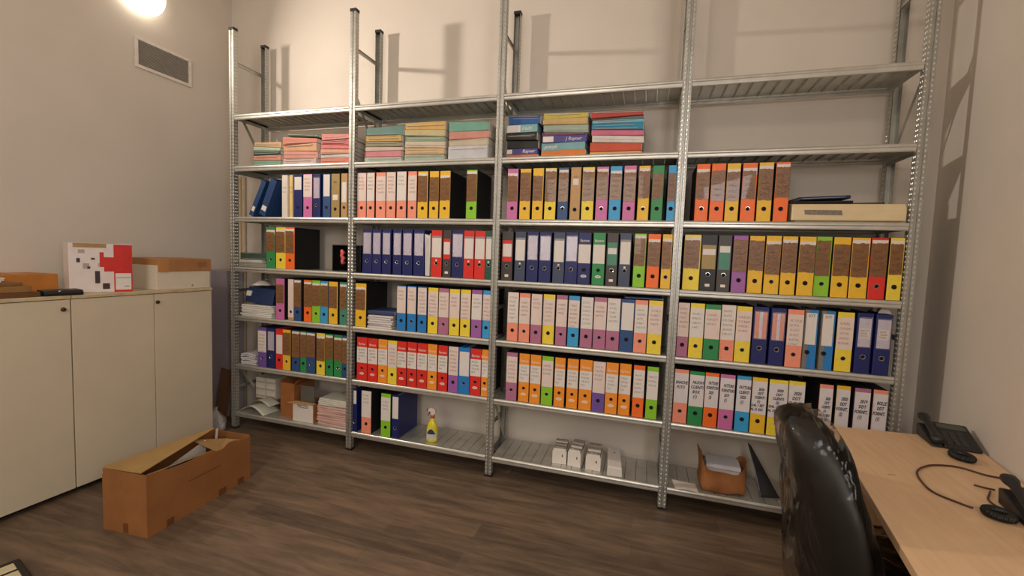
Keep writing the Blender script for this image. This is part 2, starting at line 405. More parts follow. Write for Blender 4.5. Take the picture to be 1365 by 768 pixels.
def pocket_mat():
    if 'pocket' in MATS: return MATS['pocket']
    m = bpy.data.materials.new('clear_pocket'); m.use_nodes = True; nt = m.node_tree
    for n in list(nt.nodes): nt.nodes.remove(n)
    o = nt.nodes.new('ShaderNodeOutputMaterial'); tr = nt.nodes.new('ShaderNodeBsdfTransparent'); g = nt.nodes.new('ShaderNodeBsdfGlossy'); mx = nt.nodes.new('ShaderNodeMixShader')
    g.inputs['Roughness'].default_value = .18; mx.inputs[0].default_value = .10
    n = nt.nodes.new('ShaderNodeTexNoise'); n.inputs['Scale'].default_value = 14; bp = nt.nodes.new('ShaderNodeBump'); bp.inputs['Strength'].default_value = .3; bp.inputs['Distance'].default_value = .02
    nt.links.new(n.outputs['Fac'], bp.inputs['Height']); nt.links.new(bp.outputs[0], g.inputs['Normal'])
    nt.links.new(tr.outputs[0], mx.inputs[1]); nt.links.new(g.outputs[0], mx.inputs[2]); nt.links.new(mx.outputs[0], o.inputs[0]); MATS['pocket'] = m; return m

ROWS = {}; DBG = 0
def row(bay, sh, ox, sc, spec):
    """spec: left/right crop columns, colour, style -> spaced binders standing on one shelf"""
    z = ZS[sh]; items = []
    for e in spec:
        L, Rr, c, st = e[:4]; o = dict(e[4]) if len(e) > 4 else {}
        uc = ox+(L+Rr)/2/sc; wpx = (Rr-L)/sc
        v0 = 300
        # find the row height of this column at mid binder
        lo, hi = 0, 768
        for _ in range(40):
            mid = (lo+hi)/2
            if on(1, .012, uc, mid).z > z+BH/2: lo = mid
            else: hi = mid
        v0 = (lo+hi)/2; p = on(1, .012, uc, v0)
        ub, ut = pj((p.x, .012, z))[0], pj((p.x, .012, z+BH))[0]
        lean = abs(ut-ub)
        pxu = pj((p.x+.05, .012, z+BH/2))[0]-pj((p.x-.05, .012, z+BH/2))[0]
        items.append([p.x, max(.03, (wpx-lean)/pxu*.1), c, st, o])
    items.sort(key=lambda i: i[0])
    for i, it in enumerate(items):          # keep neighbours a hair apart
        lo = XU[bay]+.024 if i == 0 else items[i-1][0]+items[i-1][1]/2+.0015
        hi = XU[bay+1]-.024 if i == len(items)-1 else None
        if it[0]-it[1]/2 < lo:
            r = it[0]+it[1]/2
            if r-lo < .03 and i > 0 and False: pass
            l = lo; it[0] = (l+r)/2; it[1] = max(.03, r-l); it[0] = l+it[1]/2
        if hi and it[0]+it[1]/2 > hi:
            l = it[0]-it[1]/2; it[1] = max(.03, hi-l); it[0] = l+it[1]/2
    descs = [(CN.get(i[2], i[2])+' binder '+i[4].get('desc', DESC[i[3]])) for i in items]
    ords = ['first', 'second', 'third', 'fourth', 'fifth', 'sixth', 'seventh', 'eighth', 'ninth']
    for k, it in enumerate(items):
        d = descs[k]; tot = descs.count(d); place = '%s, %s' % (SHN[sh], BAYN[bay])
        if tot == 1: lb = 'only %s on %s of %s' % (d, SHN[sh], BAYN[bay])
        else: lb = '%s %s from left, %s, %s' % (ords[descs[:k].count(d)], d, SHN[sh], BAYN[bay])
        h = BH*it[4].get('h', 1)+random.uniform(-.0015, .0015)
        binder(it[0], it[1], z+.0008, it[2], it[3], lb, 'binders on the %s of the %s' % (SHN[sh], BAYN[bay]), h, .010+random.uniform(0, .007), it[4])
    ROWS[(bay, sh)] = items
    if DBG: print('ROW', bay, sh, [(i[2], round(i[0]-i[1]/2, 3), round(i[0]+i[1]/2, 3)) for i in items])

row(0, 2, 300, 7.583, [(695,778,'navy','N'), (790,882,'pink','W',{'bot':.135,'top':.283}), (885,962,'navy','L'), (984,1062,'blue','N',{'z0':.14,'z1':.283,'desc':'with long cream label'}), (1068,1158,'khaki','K'), (1172,1236,'kraft','N',{'z0':.1,'z1':.23})])
row(1, 2, 460, 6.5, [(98,182,'salmon','W'), (184,258,'salmon','W'), (259,351,'salmon','W'), (352,440,'salmon','W'), (444,535,'salmon','W'), (538,624,'salmon','W'), (624,722,'gold','T'), (721,812,'gold','T'), (812,914,'gold','T'), (1043,1148,'lime','T')])
row(2, 2, 655, 5.25, [(104,192,'pink','T'), (192,281,'gold','T'), (280,370,'gold','T'), (365,460,'yellow','T'), (458,546,'blue','T'), (542,632,'kraft','K',{'z0':.19,'z1':.225}), (624,727,'yellow','T'), (722,826,'pink','T'), (816,920,'sky','T'), (912,1020,'pink','T'), (1014,1118,'gold','T'), (1110,1216,'green','T'), (1220,1318,'sky','T')])
row(3, 2, 900, 4.015, [(98,192,'orange','T'), (178,276,'orange','T'), (260,356,'gold','T'), (343,446,'orange','T'), (430,534,'gold','T'), (520,624,'orange','T')])
row(0, 3, 300, 7.583, [(412,505,'green','T'), (506,606,'yellow','T'), (607,702,'orange','T')])
row(1, 3, 460, 6.5, [(146,230,'navy','L'), (232,312,'navy','L'), (318,398,'navy','L'), (408,488,'navy','L'), (494,584,'navy','L'), (586,684,'navy','L'), (742,840,'red','G',{'desc':'with square spine label'}), (838,918,'charcoal','G',{'band':'red'}), (916,1024,'navy','L'), (1020,1120,'red','G',{'desc':'with square spine label'}), (1112,1216,'red','G',{'desc':'with square spine label'}), (1208,1300,'bottle','G')])
row(2, 3, 655, 5.25, [(66,154,'charcoal','G',{'band':'red','desc':'with red framed label'}), (157,243,'slate','G'), (240,332,'navy','L'), (326,423,'navy','L'), (424,518,'slate','G'), (508,610,'navy','L'), (596,703,'navy','R'), (698,804,'green','R'), (794,892,'charcoal','G',{'band':'teal','z0':.172,'z1':.205,'desc':'with green framed label'}), (884,984,'slate','G'), (984,1090,'lime','T'), (1078,1190,'orange','T'), (1178,1290,'gold','T')])
row(3, 3, 890, 4.015, [(74,184,'yellow','T'), (166,270,'black','G',{'desc':'with cream label and lower plate','band':'khaki','z0':.185,'z1':.215}), (256,348,'charcoal','G',{'band':'teal','z0':.200,'z1':.232,'desc':'with green framed label'}), (334,436,'violet','T'), (420,526,'gold','T'), (507,614,'gold','T'), (594,702,'gold','T'), (684,800,'gold','T'), (776,888,'lime','T'), (866,988,'gold','T'), (962,1090,'gold','T'), (1064,1188,'red','T'), (1164,1286,'yellow','T')])
row(0, 4, 300, 7.583, [(508,594,'pink','T'), (636,696,'kraft','S',{'top':.285,'bot':.02,'desc':'narrow with white slip'}), (694,772,'blue','T'), (788,872,'orange','T'), (873,960,'lime','T'), (960,1040,'sky','T'), (1040,1136,'gold','T'), (1150,1232,'teal','T')])
row(1, 4, 460, 6.5, [(84,184,'gold','T'), (440,526,'azure','W',{'bot':.112,'top':.28}), (530,616,'azure','W',{'bot':.112,'top':.28}), (620,708,'azure','W',{'bot':.112,'top':.28}), (710,808,'yellow','W'), (804,904,'mauve','W'), (896,996,'yellow','W'), (990,1090,'yellow','W'), (1086,1190,'violet','W'), (1180,1278,'sky','W')])
row(2, 4, 655, 5.25, [(104,194,'salmon','W'), (186,276,'salmon','W'), (268,360,'mauve','W'), (350,448,'yellow','W'), (442,536,'mauve','W'), (526,622,'sky','W'), (614,718,'mauve','W'), (704,812,'mauve','W'), (796,908,'mauve','W'), (888,1006,'blue','N',{'z0':.118,'z1':.268,'desc':'with long white label'}), (986,1100,'salmon','W'), (1082,1206,'yellow','W')])
row(3, 4, 890, 4.136, [(30,126,'mauve','W'), (102,208,'yellow','W'), (188,298,'green','W'), (274,382,'salmon','W'), (362,472,'yellow','W'), (456,562,'navy','P'), (552,658,'navy','P'), (640,757,'salmon','W'), (736,836,'azure','B'), (828,930,'azure','B'), (914,1038,'yellow','W'), (1022,1138,'navy','L',{'sticker':1}), (1124,1246,'navy','L',{'sticker':1})])
row(0, 5, 300, 7.583, [(328,416,'purple','W'), (424,500,'navy','L'), (506,578,'red','N',{'z0':.11,'z1':.245}), (578,660,'gold','T'), (666,752,'blue','T'), (750,818,'green','T'), (816,910,'blue','T'), (922,1012,'yellow','T'), (1012,1094,'green','T'), (1090,1180,'green','T'), (1172,1250,'blue','T')])
row(1, 5, 460, 6.5, [(96,192,'red','R'), (190,282,'red','R'), (270,366,'amber','R'), (362,450,'yellow','W'), (444,534,'red','R'), (530,622,'red','R'), (614,712,'red','R'), (706,800,'amber','R'), (796,890,'red','R'), (886,984,'violet','W'), (976,1082,'azure','N',{'z0':.112,'z1':.262,'desc':'with long white label'}), (1072,1180,'red','R'), (1170,1272,'amber','R')])
row(2, 5, 650, 5.25, [(122,212,'mauve','W'), (208,296,'amber','R'), (288,378,'amber','R'), (368,464,'lime','W'), (458,548,'amber','R'), (544,640,'amber','R'), (630,738,'amber','R'), (720,830,'purple','W'), (814,920,'amber','R'), (906,1010,'amber','R'), (1004,1106,'orange','W'), (1098,1202,'lime','W')])
TX = ['BANCHE\nFOTO', 'NUOVI\nCLIENTI\nBOX\n(1)', 'FATTURE\nFORNITORI\n2020\n(2)', 'FATTURE\nFORNITORI\n2019\n(1)', 'FATTURE\nCLIENTI\n2020\n(1)', '2020\nDDT\nCLIENTI\n(1)\nDAL 1 SET\nAL 31 DIC', '2020\nDDT\nCLIENTI\n(2)\nDAL 1 GEN\nAL 31 AGO', '2020\nDDT\nCLIENTI',
      '2020\nDDT\nCLIENTI\n(1)\nDAL 1 GEN\nAL 30 GIU', '2020\nDDT\nFORNIT.\n(2)', '2019\nDDT\nFORNIT.\n(1)', 'BOLLE\nDDT\nFORNIT.\n(1)']
sp = []
for k, (L, Rr, c, tz, bot) in enumerate([(62,157,'salmon',.205,.108), (142,242,'green',.19,.100), (222,320,'orange',.195,.104), (304,406,'pink',.19,.104), (392,492,'sky',.19,.104), (474,580,'gold',.175,.100),
        (564,690,'yellow',.18,.095), (655,782,'yellow',.2,.100), (832,934,'salmon',.165,.085), (922,1026,'gold',.185,.085), (1016,1132,'mauve',.185,.085), (1116,1228,'salmon',.185,.07)]):
    sp.append((L, Rr, c, 'W', {'text': TX[k], 'tz': tz, 'bot': bot, 'top': .268, 'size': .0185 if TX[k].count('\n') > 4 else .0225, 'desc': 'with inked white label'}))
row(3, 5, 880, 4.015, sp)
row(1, 6, 460, 5.91, [(28,94,'navy','N',{'z0':.19,'z1':.28,'desc':'narrow with small label'}), (122,204,'salmon','W'), (278,360,'lime','W'), (360,422,'navy','N',{'z0':.13,'z1':.275,'desc':'with tall white label'})])

# ================================================================== folders and reams piled on the second shelf
def folder(t_z0, t_z1, x0, x1, yf, dep, rgb, label, group, rz=0., cat='folder', kind='folder', inner=None, sl=(0, 0)):
    """a card folder lying flat: folded cover with a rounded front edge around a block of papers"""
    cx = (x0+x1)/2; hw = (x1-x0)/2; h = t_z1-t_z0
    t = thing('card_folder' if kind == 'folder' else 'paper_ream', label, cat, (cx, yf+dep/2, t_z0), (0,0,rz), group)
    d = dep/2; r = min(h/2, .0055); k = .0016
    g_ = sum(rgb)/3; rgb = tuple(int((g_+(c-g_)*.88)*.92) for c in rgb); m = mat('card_%d_%d_%d' % rgb, rgb, .6, 0, .1, 20)  # card greyed and darkened, shade below the upper shelf put into the colour
    if kind == 'folder':
        q = MB(); arc = [(-d+r-r*math.sin(a), r-r*math.cos(a)) for a in [math.pi*i/6 for i in range(7)]]
        arc2 = [(-d+r-(r-k)*math.sin(a), r-(r-k)*math.cos(a)) for a in [math.pi*i/6 for i in range(7)]]
        arc = [(-d+r-r*math.sin(a), r-r*math.cos(a)) for a in (0, R(30), R(60), R(90))]+[(-d, h-r)]+[(-d+r-r*math.sin(a), h-r-r*math.cos(a)) for a in (R(120), R(150), R(180))]
        rk = max(r-k, .0004); arc2 = [(-d+r-rk*math.sin(a), r-rk*math.cos(a)) for a in (0, R(30), R(60), R(90))]+[(-d+r-rk, h-r)]+[(-d+r-rk*math.sin(a), h-r-rk*math.cos(a)) for a in (R(120), R(150), R(180))]
        prof = [(d, 0)]+arc+[(d, h)]+[(d, h-k)]+arc2[::-1]+[(d, k)]
        shear = lambda q: [setattr(p, 'z', p.z+p.x*(sl[0]*(1-p.z/h)+sl[1]*p.z/h)) for p in q.v]
        q.prism(prof, 'x', -hw, hw); shear(q); q.build('cover', m, t)
        q = MB(); q.box(-hw+.004, hw+.003, -d+r+.001, d-.008, k+.0002, h-k-.0002)
        rr = random.Random(int(abs(cx)*9000)+int(t_z0*7000))     # a few leaves poking out past the front fold
        for _ in range(rr.choice((0, 1, 2, 2)) if h > .012 else 0):
            zq = rr.uniform(k, h-2*k); xa_ = -hw+rr.uniform(.004, .03); xb_ = hw-rr.uniform(.004, .05); q.box(xa_, xb_, -d-rr.uniform(.002, .006), -d+r, zq, zq+.0012)
        shear(q); q.build('papers', inner or PAPER, t)
    else:
        q = MB(); q.box(-hw, hw, -d, d, 0, h); [setattr(p, 'z', p.z+p.x*(sl[0]*(1-p.z/h)+sl[1]*p.z/h)) for p in q.v]; q.build('wrapper', m, t, .002)
    return t
P3 = lambda u, v: on(1, .03, u, v)
ordn = ['bottom', 'second from bottom', 'third from bottom', 'fourth from bottom', 'fifth from bottom', 'sixth from bottom', 'seventh from bottom', 'topmost']
def stack(L, Rr, bounds, items, where, group, z0=None, yf=.03, dep=.225):
    uc = (L+Rr)/2; zs = [P3(uc, v).z for v in bounds]; off = (ZS[1] if z0 is None else z0)-zs[0]
    n = len(items); x0, x1 = P3(L, bounds[0]).x, P3(Rr, bounds[0]).x
    out = []
    f = (zs[-1]-zs[0]-off)/(zs[-1]-zs[0]); zb = zs[0]+off
    rs = random.Random(int(L)); slopes = [0.]
    for k in range(n): slopes.append(0. if any(len(i) > 2 for i in items[k:k+2]) else rs.uniform(-.075, .03)*min(1, (k+1)/3))
    for k, it in enumerate(items):
        nm, rgb = it[:2]; kd = it[2] if len(it) > 2 else 'folder'
        hk = (zs[k+1]-zs[k])*f; a, b = zb+.0006, zb+hk; zb += hk
        rr = random.Random(hash((where, k)) % 1000 if False else len(where)*31+k)
        dx = rr.uniform(-.006, .006); pos = ordn[k] if k < n-1 else 'topmost'
        lb = '%s %s, %s in the %s' % (nm, 'paper ream' if kd == 'ream' else 'card folder', pos, where)
        out.append(folder(a, b, x0+.004+dx, x1-.004+dx, yf+rr.uniform(0, .012), dep, rgb, lb, group, R(rr.uniform(-2, 2)), 'paper ream' if kd == 'ream' else 'folder', kd, sl=(slopes[k], slopes[k+1])))
    return out, x0, x1, zb
G2 = 'folders piled on the second shelf'
stack(337.2, 374, [217.3,210.9,204.5,199.4,195.1,189], [('teal',(96,160,140)),('salmon',(214,130,104)),('dark green',(48,62,52)),('mint',(160,190,160)),('tan',(204,158,104))], 'leftmost pile, leftmost bay', G2)
o, xa, xb, zt = stack(377, 423, [215.9,208,199.4,190.9,183.3], [('pale pink',(204,174,164)),('pink',(222,140,124)),('tan orange',(220,156,110)),('salmon',(216,118,96))], 'middle pile, leftmost bay', G2)
f = folder(zt+.014, zt+.030, xa+.012, xb-.004, .06, .22, (78,114,84), 'dark green card folder lying askew on the middle pile, leftmost bay', G2, R(-6)); f.rotation_euler = (0, R(5), R(-4))
stack(426.5, 466, [215.2,208,203,197.3,191.6,185,178], [('orange red',(228,110,82)),('grey white',(200,196,190)),('salmon',(226,156,124)),('rose red',(226,110,104)),('deep rose',(200,88,88)),('pink',(228,126,116))], 'right pile, leftmost bay', G2)
stack(485, 535.5, [216.8,209.5,201.5,195.8,189,180.5,168.4], [('pale mint',(176,198,182)),('rose pink',(216,124,134)),('pale pink',(212,184,164)),('olive',(146,138,102)),('ochre',(206,160,56)),('teal',(92,134,124))], 'left pile, second bay', G2)
stack(538.5, 592.5, [216.8,207.9,199,189.4,182.1,173.2,162.3], [('pale mint',(164,184,164)),('tan orange',(220,176,120)),('cream',(214,196,168)),('mint green',(140,168,140)),('pale yellow',(206,188,132)),('golden tan',(220,174,90))], 'middle pile, second bay', G2)
stack(596.5, 651, [210.5,192.6,183.7,174,161.6], [('lilac white',(204,202,206)),('cream',(206,188,158)),('salmon',(222,146,128)),('sea green',(112,172,150))], 'right pile, second bay', G2)
RM = {}
o, x0, x1, _ = stack(674.5, 717.5, [206.3,201.8,194.9,184.5,175.1,165.2,153.8], [('salmon',(222,124,86)),('purple',(84,76,160),'ream'),('black',(34,32,30)),('black',(42,38,34)),('pale teal',(128,184,188),'ream'),('bright blue',(28,92,172))], 'left pile, third bay', G2)
RM['a'], RM['m'] = o[1], o[4]
o, x0, x1, _ = stack(721, 781.5, [204.3,196.4,186.5,178,174.1,164.7,156.8,149.4], [('orange',(244,130,44)),('teal grey',(126,178,186),'ream'),('purple',(84,76,160),'ream'),('plum',(130,68,104)),('mint grey',(164,182,166)),('tan',(220,180,106)),('yellow',(214,194,78))], 'middle pile, third bay', G2)
RM['p'], RM['b'] = o[1], o[2]
stack(786, 856.5, [202.9,198.5,187.6,178.7,171.4,162.9,158,155.2,148.6], [('golden',(244,186,90)),('orange red',(228,84,50)),('white',(232,224,212)),('rose pink',(222,114,144)),('teal blue',(34,144,182)),('pale blue',(128,184,206)),('grey teal',(106,128,128)),('red',(206,66,54))], 'right pile, third bay', G2)
def ream_front(t, words, hx, size, white=None):
    d = t.children[0].dimensions; hy = -d.y/2/S; hzz = d.z/S; hw = d.x/2/S
    if white:
        q = MB(); q.box(-hw+.002, -hw+white*2*hw, hy-.0008, hy+.0005, .003, hzz-.003); q.build('end_label', WHITE, t)
    text_part('lettering', words, size, LOGO, t, (hx*hw, hy-.0008, hzz/2), shear=.2)
ream_front(RM['a'], 'Rayner', .45, .026, .18); ream_front(RM['b'], 'J Rayner', .42, .026, .25)
ream_front(RM['m'], 'multi', .35, .030, .45); ream_front(RM['p'], 'presyk', -.55, .028)

# ================================================================== loose things among the binders
def slab(name, label, cat, pts_lo, h, m, group=None, bevel=.002, parts=None):
    q = MB(); n = len(pts_lo); z0 = pts_lo[0][2]
    q.prism([(p[0], p[1]) for p in pts_lo], 'z', z0, z0+h)
    return tag(q.build(name, m, None, bevel), label, cat, group)
def paper_pile(label, cx, cy, z, w, d, h, n, rgb=(224,218,208), seed=1, cat='papers', curl=0., rz=0., fan=.012, group=None):
    """a loose pile of sheets: several slightly turned leaves"""
    t = thing('paper_pile', label, cat, (cx, cy, z), (0,0,rz), group); rnd = random.Random(seed); m0 = mat('sheet_%d_%d_%d' % tuple(rgb), rgb, .8, 0, .06, 14)
    for k in range(n):
        q = MB(); a = R(rnd.uniform(-5, 5)); ca, sa = math.cos(a), math.sin(a); ox, oy = rnd.uniform(-fan, fan), rnd.uniform(-fan, fan)
        zz = h*k/n; th = h/n*.8; ph = rnd.uniform(0, 6)
        def f(u, v):
            x = (u-.5)*w; y = (v-.5)*d
            return (ox+x*ca-y*sa, oy+x*sa+y*ca, zz+th+curl*(k+1)/n*math.sin(math.pi*u)+(.002*math.sin(5*u+ph) if curl else 0)*(1 if k else 0))
        q.grid(f, 10, 4, 0, th); q.build('sheet_bundle', m0, t)
    return t

# leftmost bay, third shelf: two navy binders leaning, three slim spines
def lean_binder(x, z, ang, w, rgb, label, group, y=.012):
    t = thing('ring_binder', label, 'binder', (x, y, z+w*math.sin(ang)), (0, ang, 0), group)
    m = mat('leaning_blue', rgb, .5, 0, .06, 30)
    q = MB(); h = BH*.93
    q.box(0, .003, .002, BD-.02, 0, h); q.box(w-.003, w, .002, BD-.02, 0, h); q.prism([(0,.006),(0,.002),(.002,0),(w-.002,0),(w,.002),(w,.006)], 'z', 0, h)
    q.build('case', m, t); q = MB(); q.box(.006, w-.006, .012, BD-.04, .004, h-.02); q.build('paper_block', PAPER, t)
    q = MB(); q.box(.008, w-.008, -.0008, .0002, .035, .07); q.build('label', WHITE, t)
    return t
zz = ZS[2]+.001; g = 'binders on the third shelf of the leftmost bay'
xq = on(1, .012, 331.5, 285).x
lean_binder(xq, zz+.001, R(27), .040, (30,66,112), 'leftmost of two leaning navy binders, third shelf, leftmost bay', g)
lean_binder(xq+.09, zz+.001, R(24), .056, (26,60,108), 'second leaning navy binder, resting on pale folders, third shelf, leftmost bay', g)
for (L, Rr, rgb, lb, nm) in ((560,632,(222,212,200),'white upright document folder beside the leaning navy binders, third shelf','white'), (637,684,(226,196,126),'slim cream yellow upright folder left of the navy binder, third shelf','cream')):
    a = on(1, .012, 300+(L+9)/7.583, 262).x; b = on(1, .012, 300+(Rr-2)/7.583, 262).x
    t = thing('document_folder', lb, 'folder', ((a+b)/2, .014, zz)); hw = (b-a)/2
    q = MB(); q.prism([(-hw,.2),(-hw,.004),(-hw+.004,0),(hw-.004,0),(hw,.004),(hw,.2),(hw-.002,.2),(hw-.002,.006),(-hw+.002,.006),(-hw+.002,.2)], 'z', 0, .285); q.build('cover', mat('folder_'+nm, rgb, .65, 0, .05, 30), t)
    q = MB(); q.box(-hw+.003, hw-.003, .008, .195, .003, .275); q.build('papers', PAPER, t)
    q = MB(); scribble(q, -hw*.7, hw*.7, .20, .01, -.0003, 4); scribble(q, -hw*.7, hw*.7, .17, .01, -.0003, 5); q.build('handwriting', FAINT, t)

# leftmost bay, fourth shelf: flat pile, black box with red figure
z = ZS[3]+.001
x0, x1 = -.968, on(1, .03, 354, 345).x
for k, (rgb, h, lb, w0) in enumerate([((150,146,138), .030, 'grey card folder at the bottom of the flat pile, fourth shelf, leftmost bay', 0), ((214,208,196), .022, 'white paper folder in the middle of the flat pile, fourth shelf, leftmost bay', .02), ((58,88,74), .050, 'thick dark green folder on top of the flat pile, fourth shelf, leftmost bay', 0)]):
    folder(z, z+h, x0+.003, x1-.004-w0, .02+.008*k, .23, rgb, lb, 'flat pile on the fourth shelf of the leftmost bay', R((1, -3, 2)[k])); z += h+.0006
zz = ZS[3]+.001
bx0, bx1 = -.135, .0
t = thing('display_box', 'black open box with a red figure behind the second post, fourth shelf', 'box', (-.100, .09, zz), (0,0,R(0)))
q = MB(); w, h, d = .115, .18, .15
q.box(-w,-w+.006,0,d,0,h); q.box(w-.006,w,0,d,0,h); q.box(-w+.006,w-.006,0,d,0,.006); q.box(-w+.006,w-.006,0,d,h-.006,h); q.box(-w+.006,w-.006,d-.006,d,.006,h-.006)
q.build('box_body', mat('black_gloss', (20,19,18), .3), t)
q = MB(); q.tube([(x-.063,.016,z) for x, z in [(.022,.04),(.03,.055),(.018,.072),(.028,.09),(.012,.108),(.024,.128),(.010,.146)]], [.013,.018,.011,.017,.011,.017,.009], 8)
q.build('red_figure', mat('red_glaze', (226,96,92), .35, 0, .3, 60), t, smooth=True)
# second bay, fourth shelf: leaning white folder
a = on(1,.012,460+690/6.5,335).x
t = thing('document_folder', 'white bent paper folder leaning between navy and red binders, second bay', 'folder', (a, .016, zz))
xr = on(1,.012,460+738/6.5,335).x-a
q = MB(); q.prism([(.004,.003),(xr-.006,.003),(xr-.003,.18),(xr-.003,.268),(xr-.012,.25),(-.004,.262),(.001,.16)], 'y', 0, .22); q.build('cover', WHITE, t, .002)
q = MB(); q.prism([(.010,.008),(xr-.012,.008),(xr-.012,.235),(.006,.24)], 'y', -.0005, .0); q.build('front_sheet', mat('grey_sheet', (206,200,196), .8), t)
# white sheet edge standing between two binders in the third bay
i3 = ROWS[(2,3)]

# leftmost bay, fifth shelf
z = ZS[4]+.001; g = 'loose papers on the fifth shelf of the leftmost bay'
xl = -.966; xr = on(1,.03,364,415).x
paper_pile('untidy pile of white papers under the tilted navy binder, fifth shelf', (xl+xr)/2+.01, .125, z, xr-xl-.02, .20, .085, 7, (226,222,214), 3, fan=.006)
t = thing('ring_binder', 'navy binder lying tilted on white papers, fifth shelf of the leftmost bay', 'binder', ((xl+xr)/2+.005, .14, z+.094), (R(0),R(4),R(0)))
q = MB(); hw = (xr-xl)/2-.025; q.hexa([(-hw,-.10,0),(hw,-.10,0),(hw,.11,0),(-hw,.11,0),(-hw,-.07,.108),(hw-.02,-.06,.112),(hw-.02,.11,.118),(-hw,.11,.112)]); q.build('case', mat('leaning_blue', (24,50,92), .5, 0, .06, 30), t, .004)
q = MB(); q.hexa([(-hw+.004,-.094,.045),(-hw+.045,-.094,.045),(-hw+.045,-.07,.045),(-hw+.004,-.07,.045),(-hw+.004,-.085,.08),(-hw+.045,-.085,.08),(-hw+.045,-.07,.08),(-hw+.004,-.07,.08)]); q.build('label', WHITE, t)
q = MB(); q.lathe([(.07,0),(.062,.006),(.035,.022),(.02,.028),(.004,.029)], 14); o = q.build('crumpled_paper', WHITE, None, smooth=True, loc=((xl+xr)/2-.005, .09, z+.226)); crumple(o, .006, 18)
tag(o, 'crumpled white paper cone on top of the tilted navy binder', 'paper')
# second bay, fifth shelf: bundle with a blue folder on top, grey folder behind
a, b = on(1,.03,487,425).x, on(1,.03,524.5,430).x
paper_pile('bundle of white papers in plastic, right of the golden binder, fifth shelf', (a+b)/2+.008, .125, z, b-a-.03, .20, .085, 6, (216,208,204), 9, fan=.006)
folder(z+.0872, z+.112, a+.012, b-.006, .03, .20, (52,72,124), 'blue folder on top of the plastic wrapped papers, fifth shelf, second bay', None, R(4))
q = MB(); q.hexa([(0,0,0),(.05,0,0),(.05,.008,0),(0,.008,0),(.002,.012,.27),(.05,.012,.27),(.05,.02,.27),(.002,.02,.27)])
tag(q.build('document_folder', mat('grey_lilac_card', (186,180,180), .7), None, .001, loc=(b-.06, .255, z)), 'grey upright folder behind the bundle, left of three blue binders', 'folder')
# third bay, fifth shelf: flat blue folder lying on top of three binders
zb = ZS[4]+BH+.0045
its = ROWS[(2,4)][-3:]
folder(zb, zb+.009, its[0][0]-.02, its[2][0]+.03, .014, .21, (70,90,132), 'thin blue folder lying on top of the last three binders, fifth shelf, third bay', None, R(1), inner=WHITE)
# rightmost bay, fifth shelf: small white paper corner above the last navy binder
its = ROWS[(3,4)][-1]
q = MB(); q.add([(-.025,0,0),(.03,0,0),(.005,.02,.045),(-.025,.002,0),(.03,.002,0),(.005,.022,.045)], [(0,1,2),(5,4,3),(0,3,4,1),(1,4,5,2),(2,5,3,0)])
tag(q.build('paper_scrap', WHITE, loc=(its[0]+.012, .05, ZS[4]+BH+.003)), 'folded white paper scrap standing on the last navy binder', 'paper')
# leftmost bay, sixth shelf
z = ZS[5]+.001; a, b = -.962, on(1,.03,343,480).x
paper_pile('white curling papers left of the purple binder, sixth shelf', (a+b)/2-.004, .115, z, b-a-.022, .18, .075, 6, (206,204,206), 5, curl=.012, fan=.003)
q = MB(); q.hexa([(-.055,0,0),(.06,0,0),(.06,.09,0),(-.055,.09,0),(-.045,.01,.2),(.05,.01,.215),(.05,.08,.215),(-.045,.08,.2)]); o = q.build('dark_block', mat('dark_matte', (36,33,30), .9), None, .01, loc=((a+b)/2, .205, z));  # plain dark tapered block filling the space behind the papers
tag(o, 'dark tapered block standing behind the curling white papers, sixth shelf', 'bag')

# leftmost bay, bottom shelf
z = ZS[6]+.001
a, b = on(1,.12,318,515).x, on(1,.12,354,520).x
for i in range(2):
    for k in range(3):
        q = MB(); cx = -.93+i*.098; q.box(-.045,.045,0,.11,0,.052); q.box(-.043,.043,-.0015,0,.012,.024,1)
        tag(q.build('card_box', [mat('white_carton', (216,208,194), .7, 0, .06, 20), mat('grey_print', (176,168,156), .6)], None, .003, loc=(cx, .172, z+.058+k*.0535)),
            '%s white carton, %s column, stacked at back of the bottom shelf, leftmost bay' % (('lowest','middle','topmost')[k], ('left','right')[i]), 'carton', 'white cartons at the back of the bottom shelf')
q = MB(); q.box(-.97,-.78,.165,.262,0,.0565); tag(q.build('flat_carton', mat('dull_card', (120,100,78), .8), None, .003, loc=(0.003,0,z)), 'flat brown carton under the stacked white cartons, bottom shelf', 'carton')
def curled(label, cx, cy, zb, w, d, hgt, rz, rgb=(208,208,192)):
    q = MB()
    def f(u, v): 
        x = (u-.5)*w; y = (v-.5)*d
        return (x, y, hgt*math.sin(math.pi*min(1, u*1.05))*(1-.25*v)+.002)
    q.grid(f, 16, 5, 0, .0012); o = q.build('paper_sheet', mat('greenish_sheet', rgb, .75, 0, .04, 12), None, smooth=True, loc=(cx, cy, zb)); o.rotation_euler = (0,0,rz)
    return tag(o, label, 'paper', 'curled sheets on the bottom shelf')
curled('large curled pale sheet at the front of the bottom shelf, leftmost bay', -.838, .084, z+.001, .245, .15, .050, R(-4))
curled('smaller curled pale sheet above the larger one, bottom shelf, leftmost bay', -.80, .10, z+.058, .20, .10, .03, R(-8))
OB = mat('orange_kraft', (158,98,50), .8, 0, .12, 14)
xa, xb = on(1,.05,374,530).x, on(1,.05,392,530).x
t = thing('carton', 'tall narrow brown carton standing left of the small white box, bottom shelf', 'carton', ((xa+xb)/2, .05, z))
q = MB(); hw = (xb-xa)/2; q.box(-hw,-hw+.003,0,.2,0,.27); q.box(hw-.003,hw,0,.2,0,.24); q.box(-hw+.003,hw-.003,0,.003,0,.25); q.box(-hw+.003,hw-.003,.197,.2,0,.25); q.box(-hw+.003,hw-.003,.003,.197,0,.003)
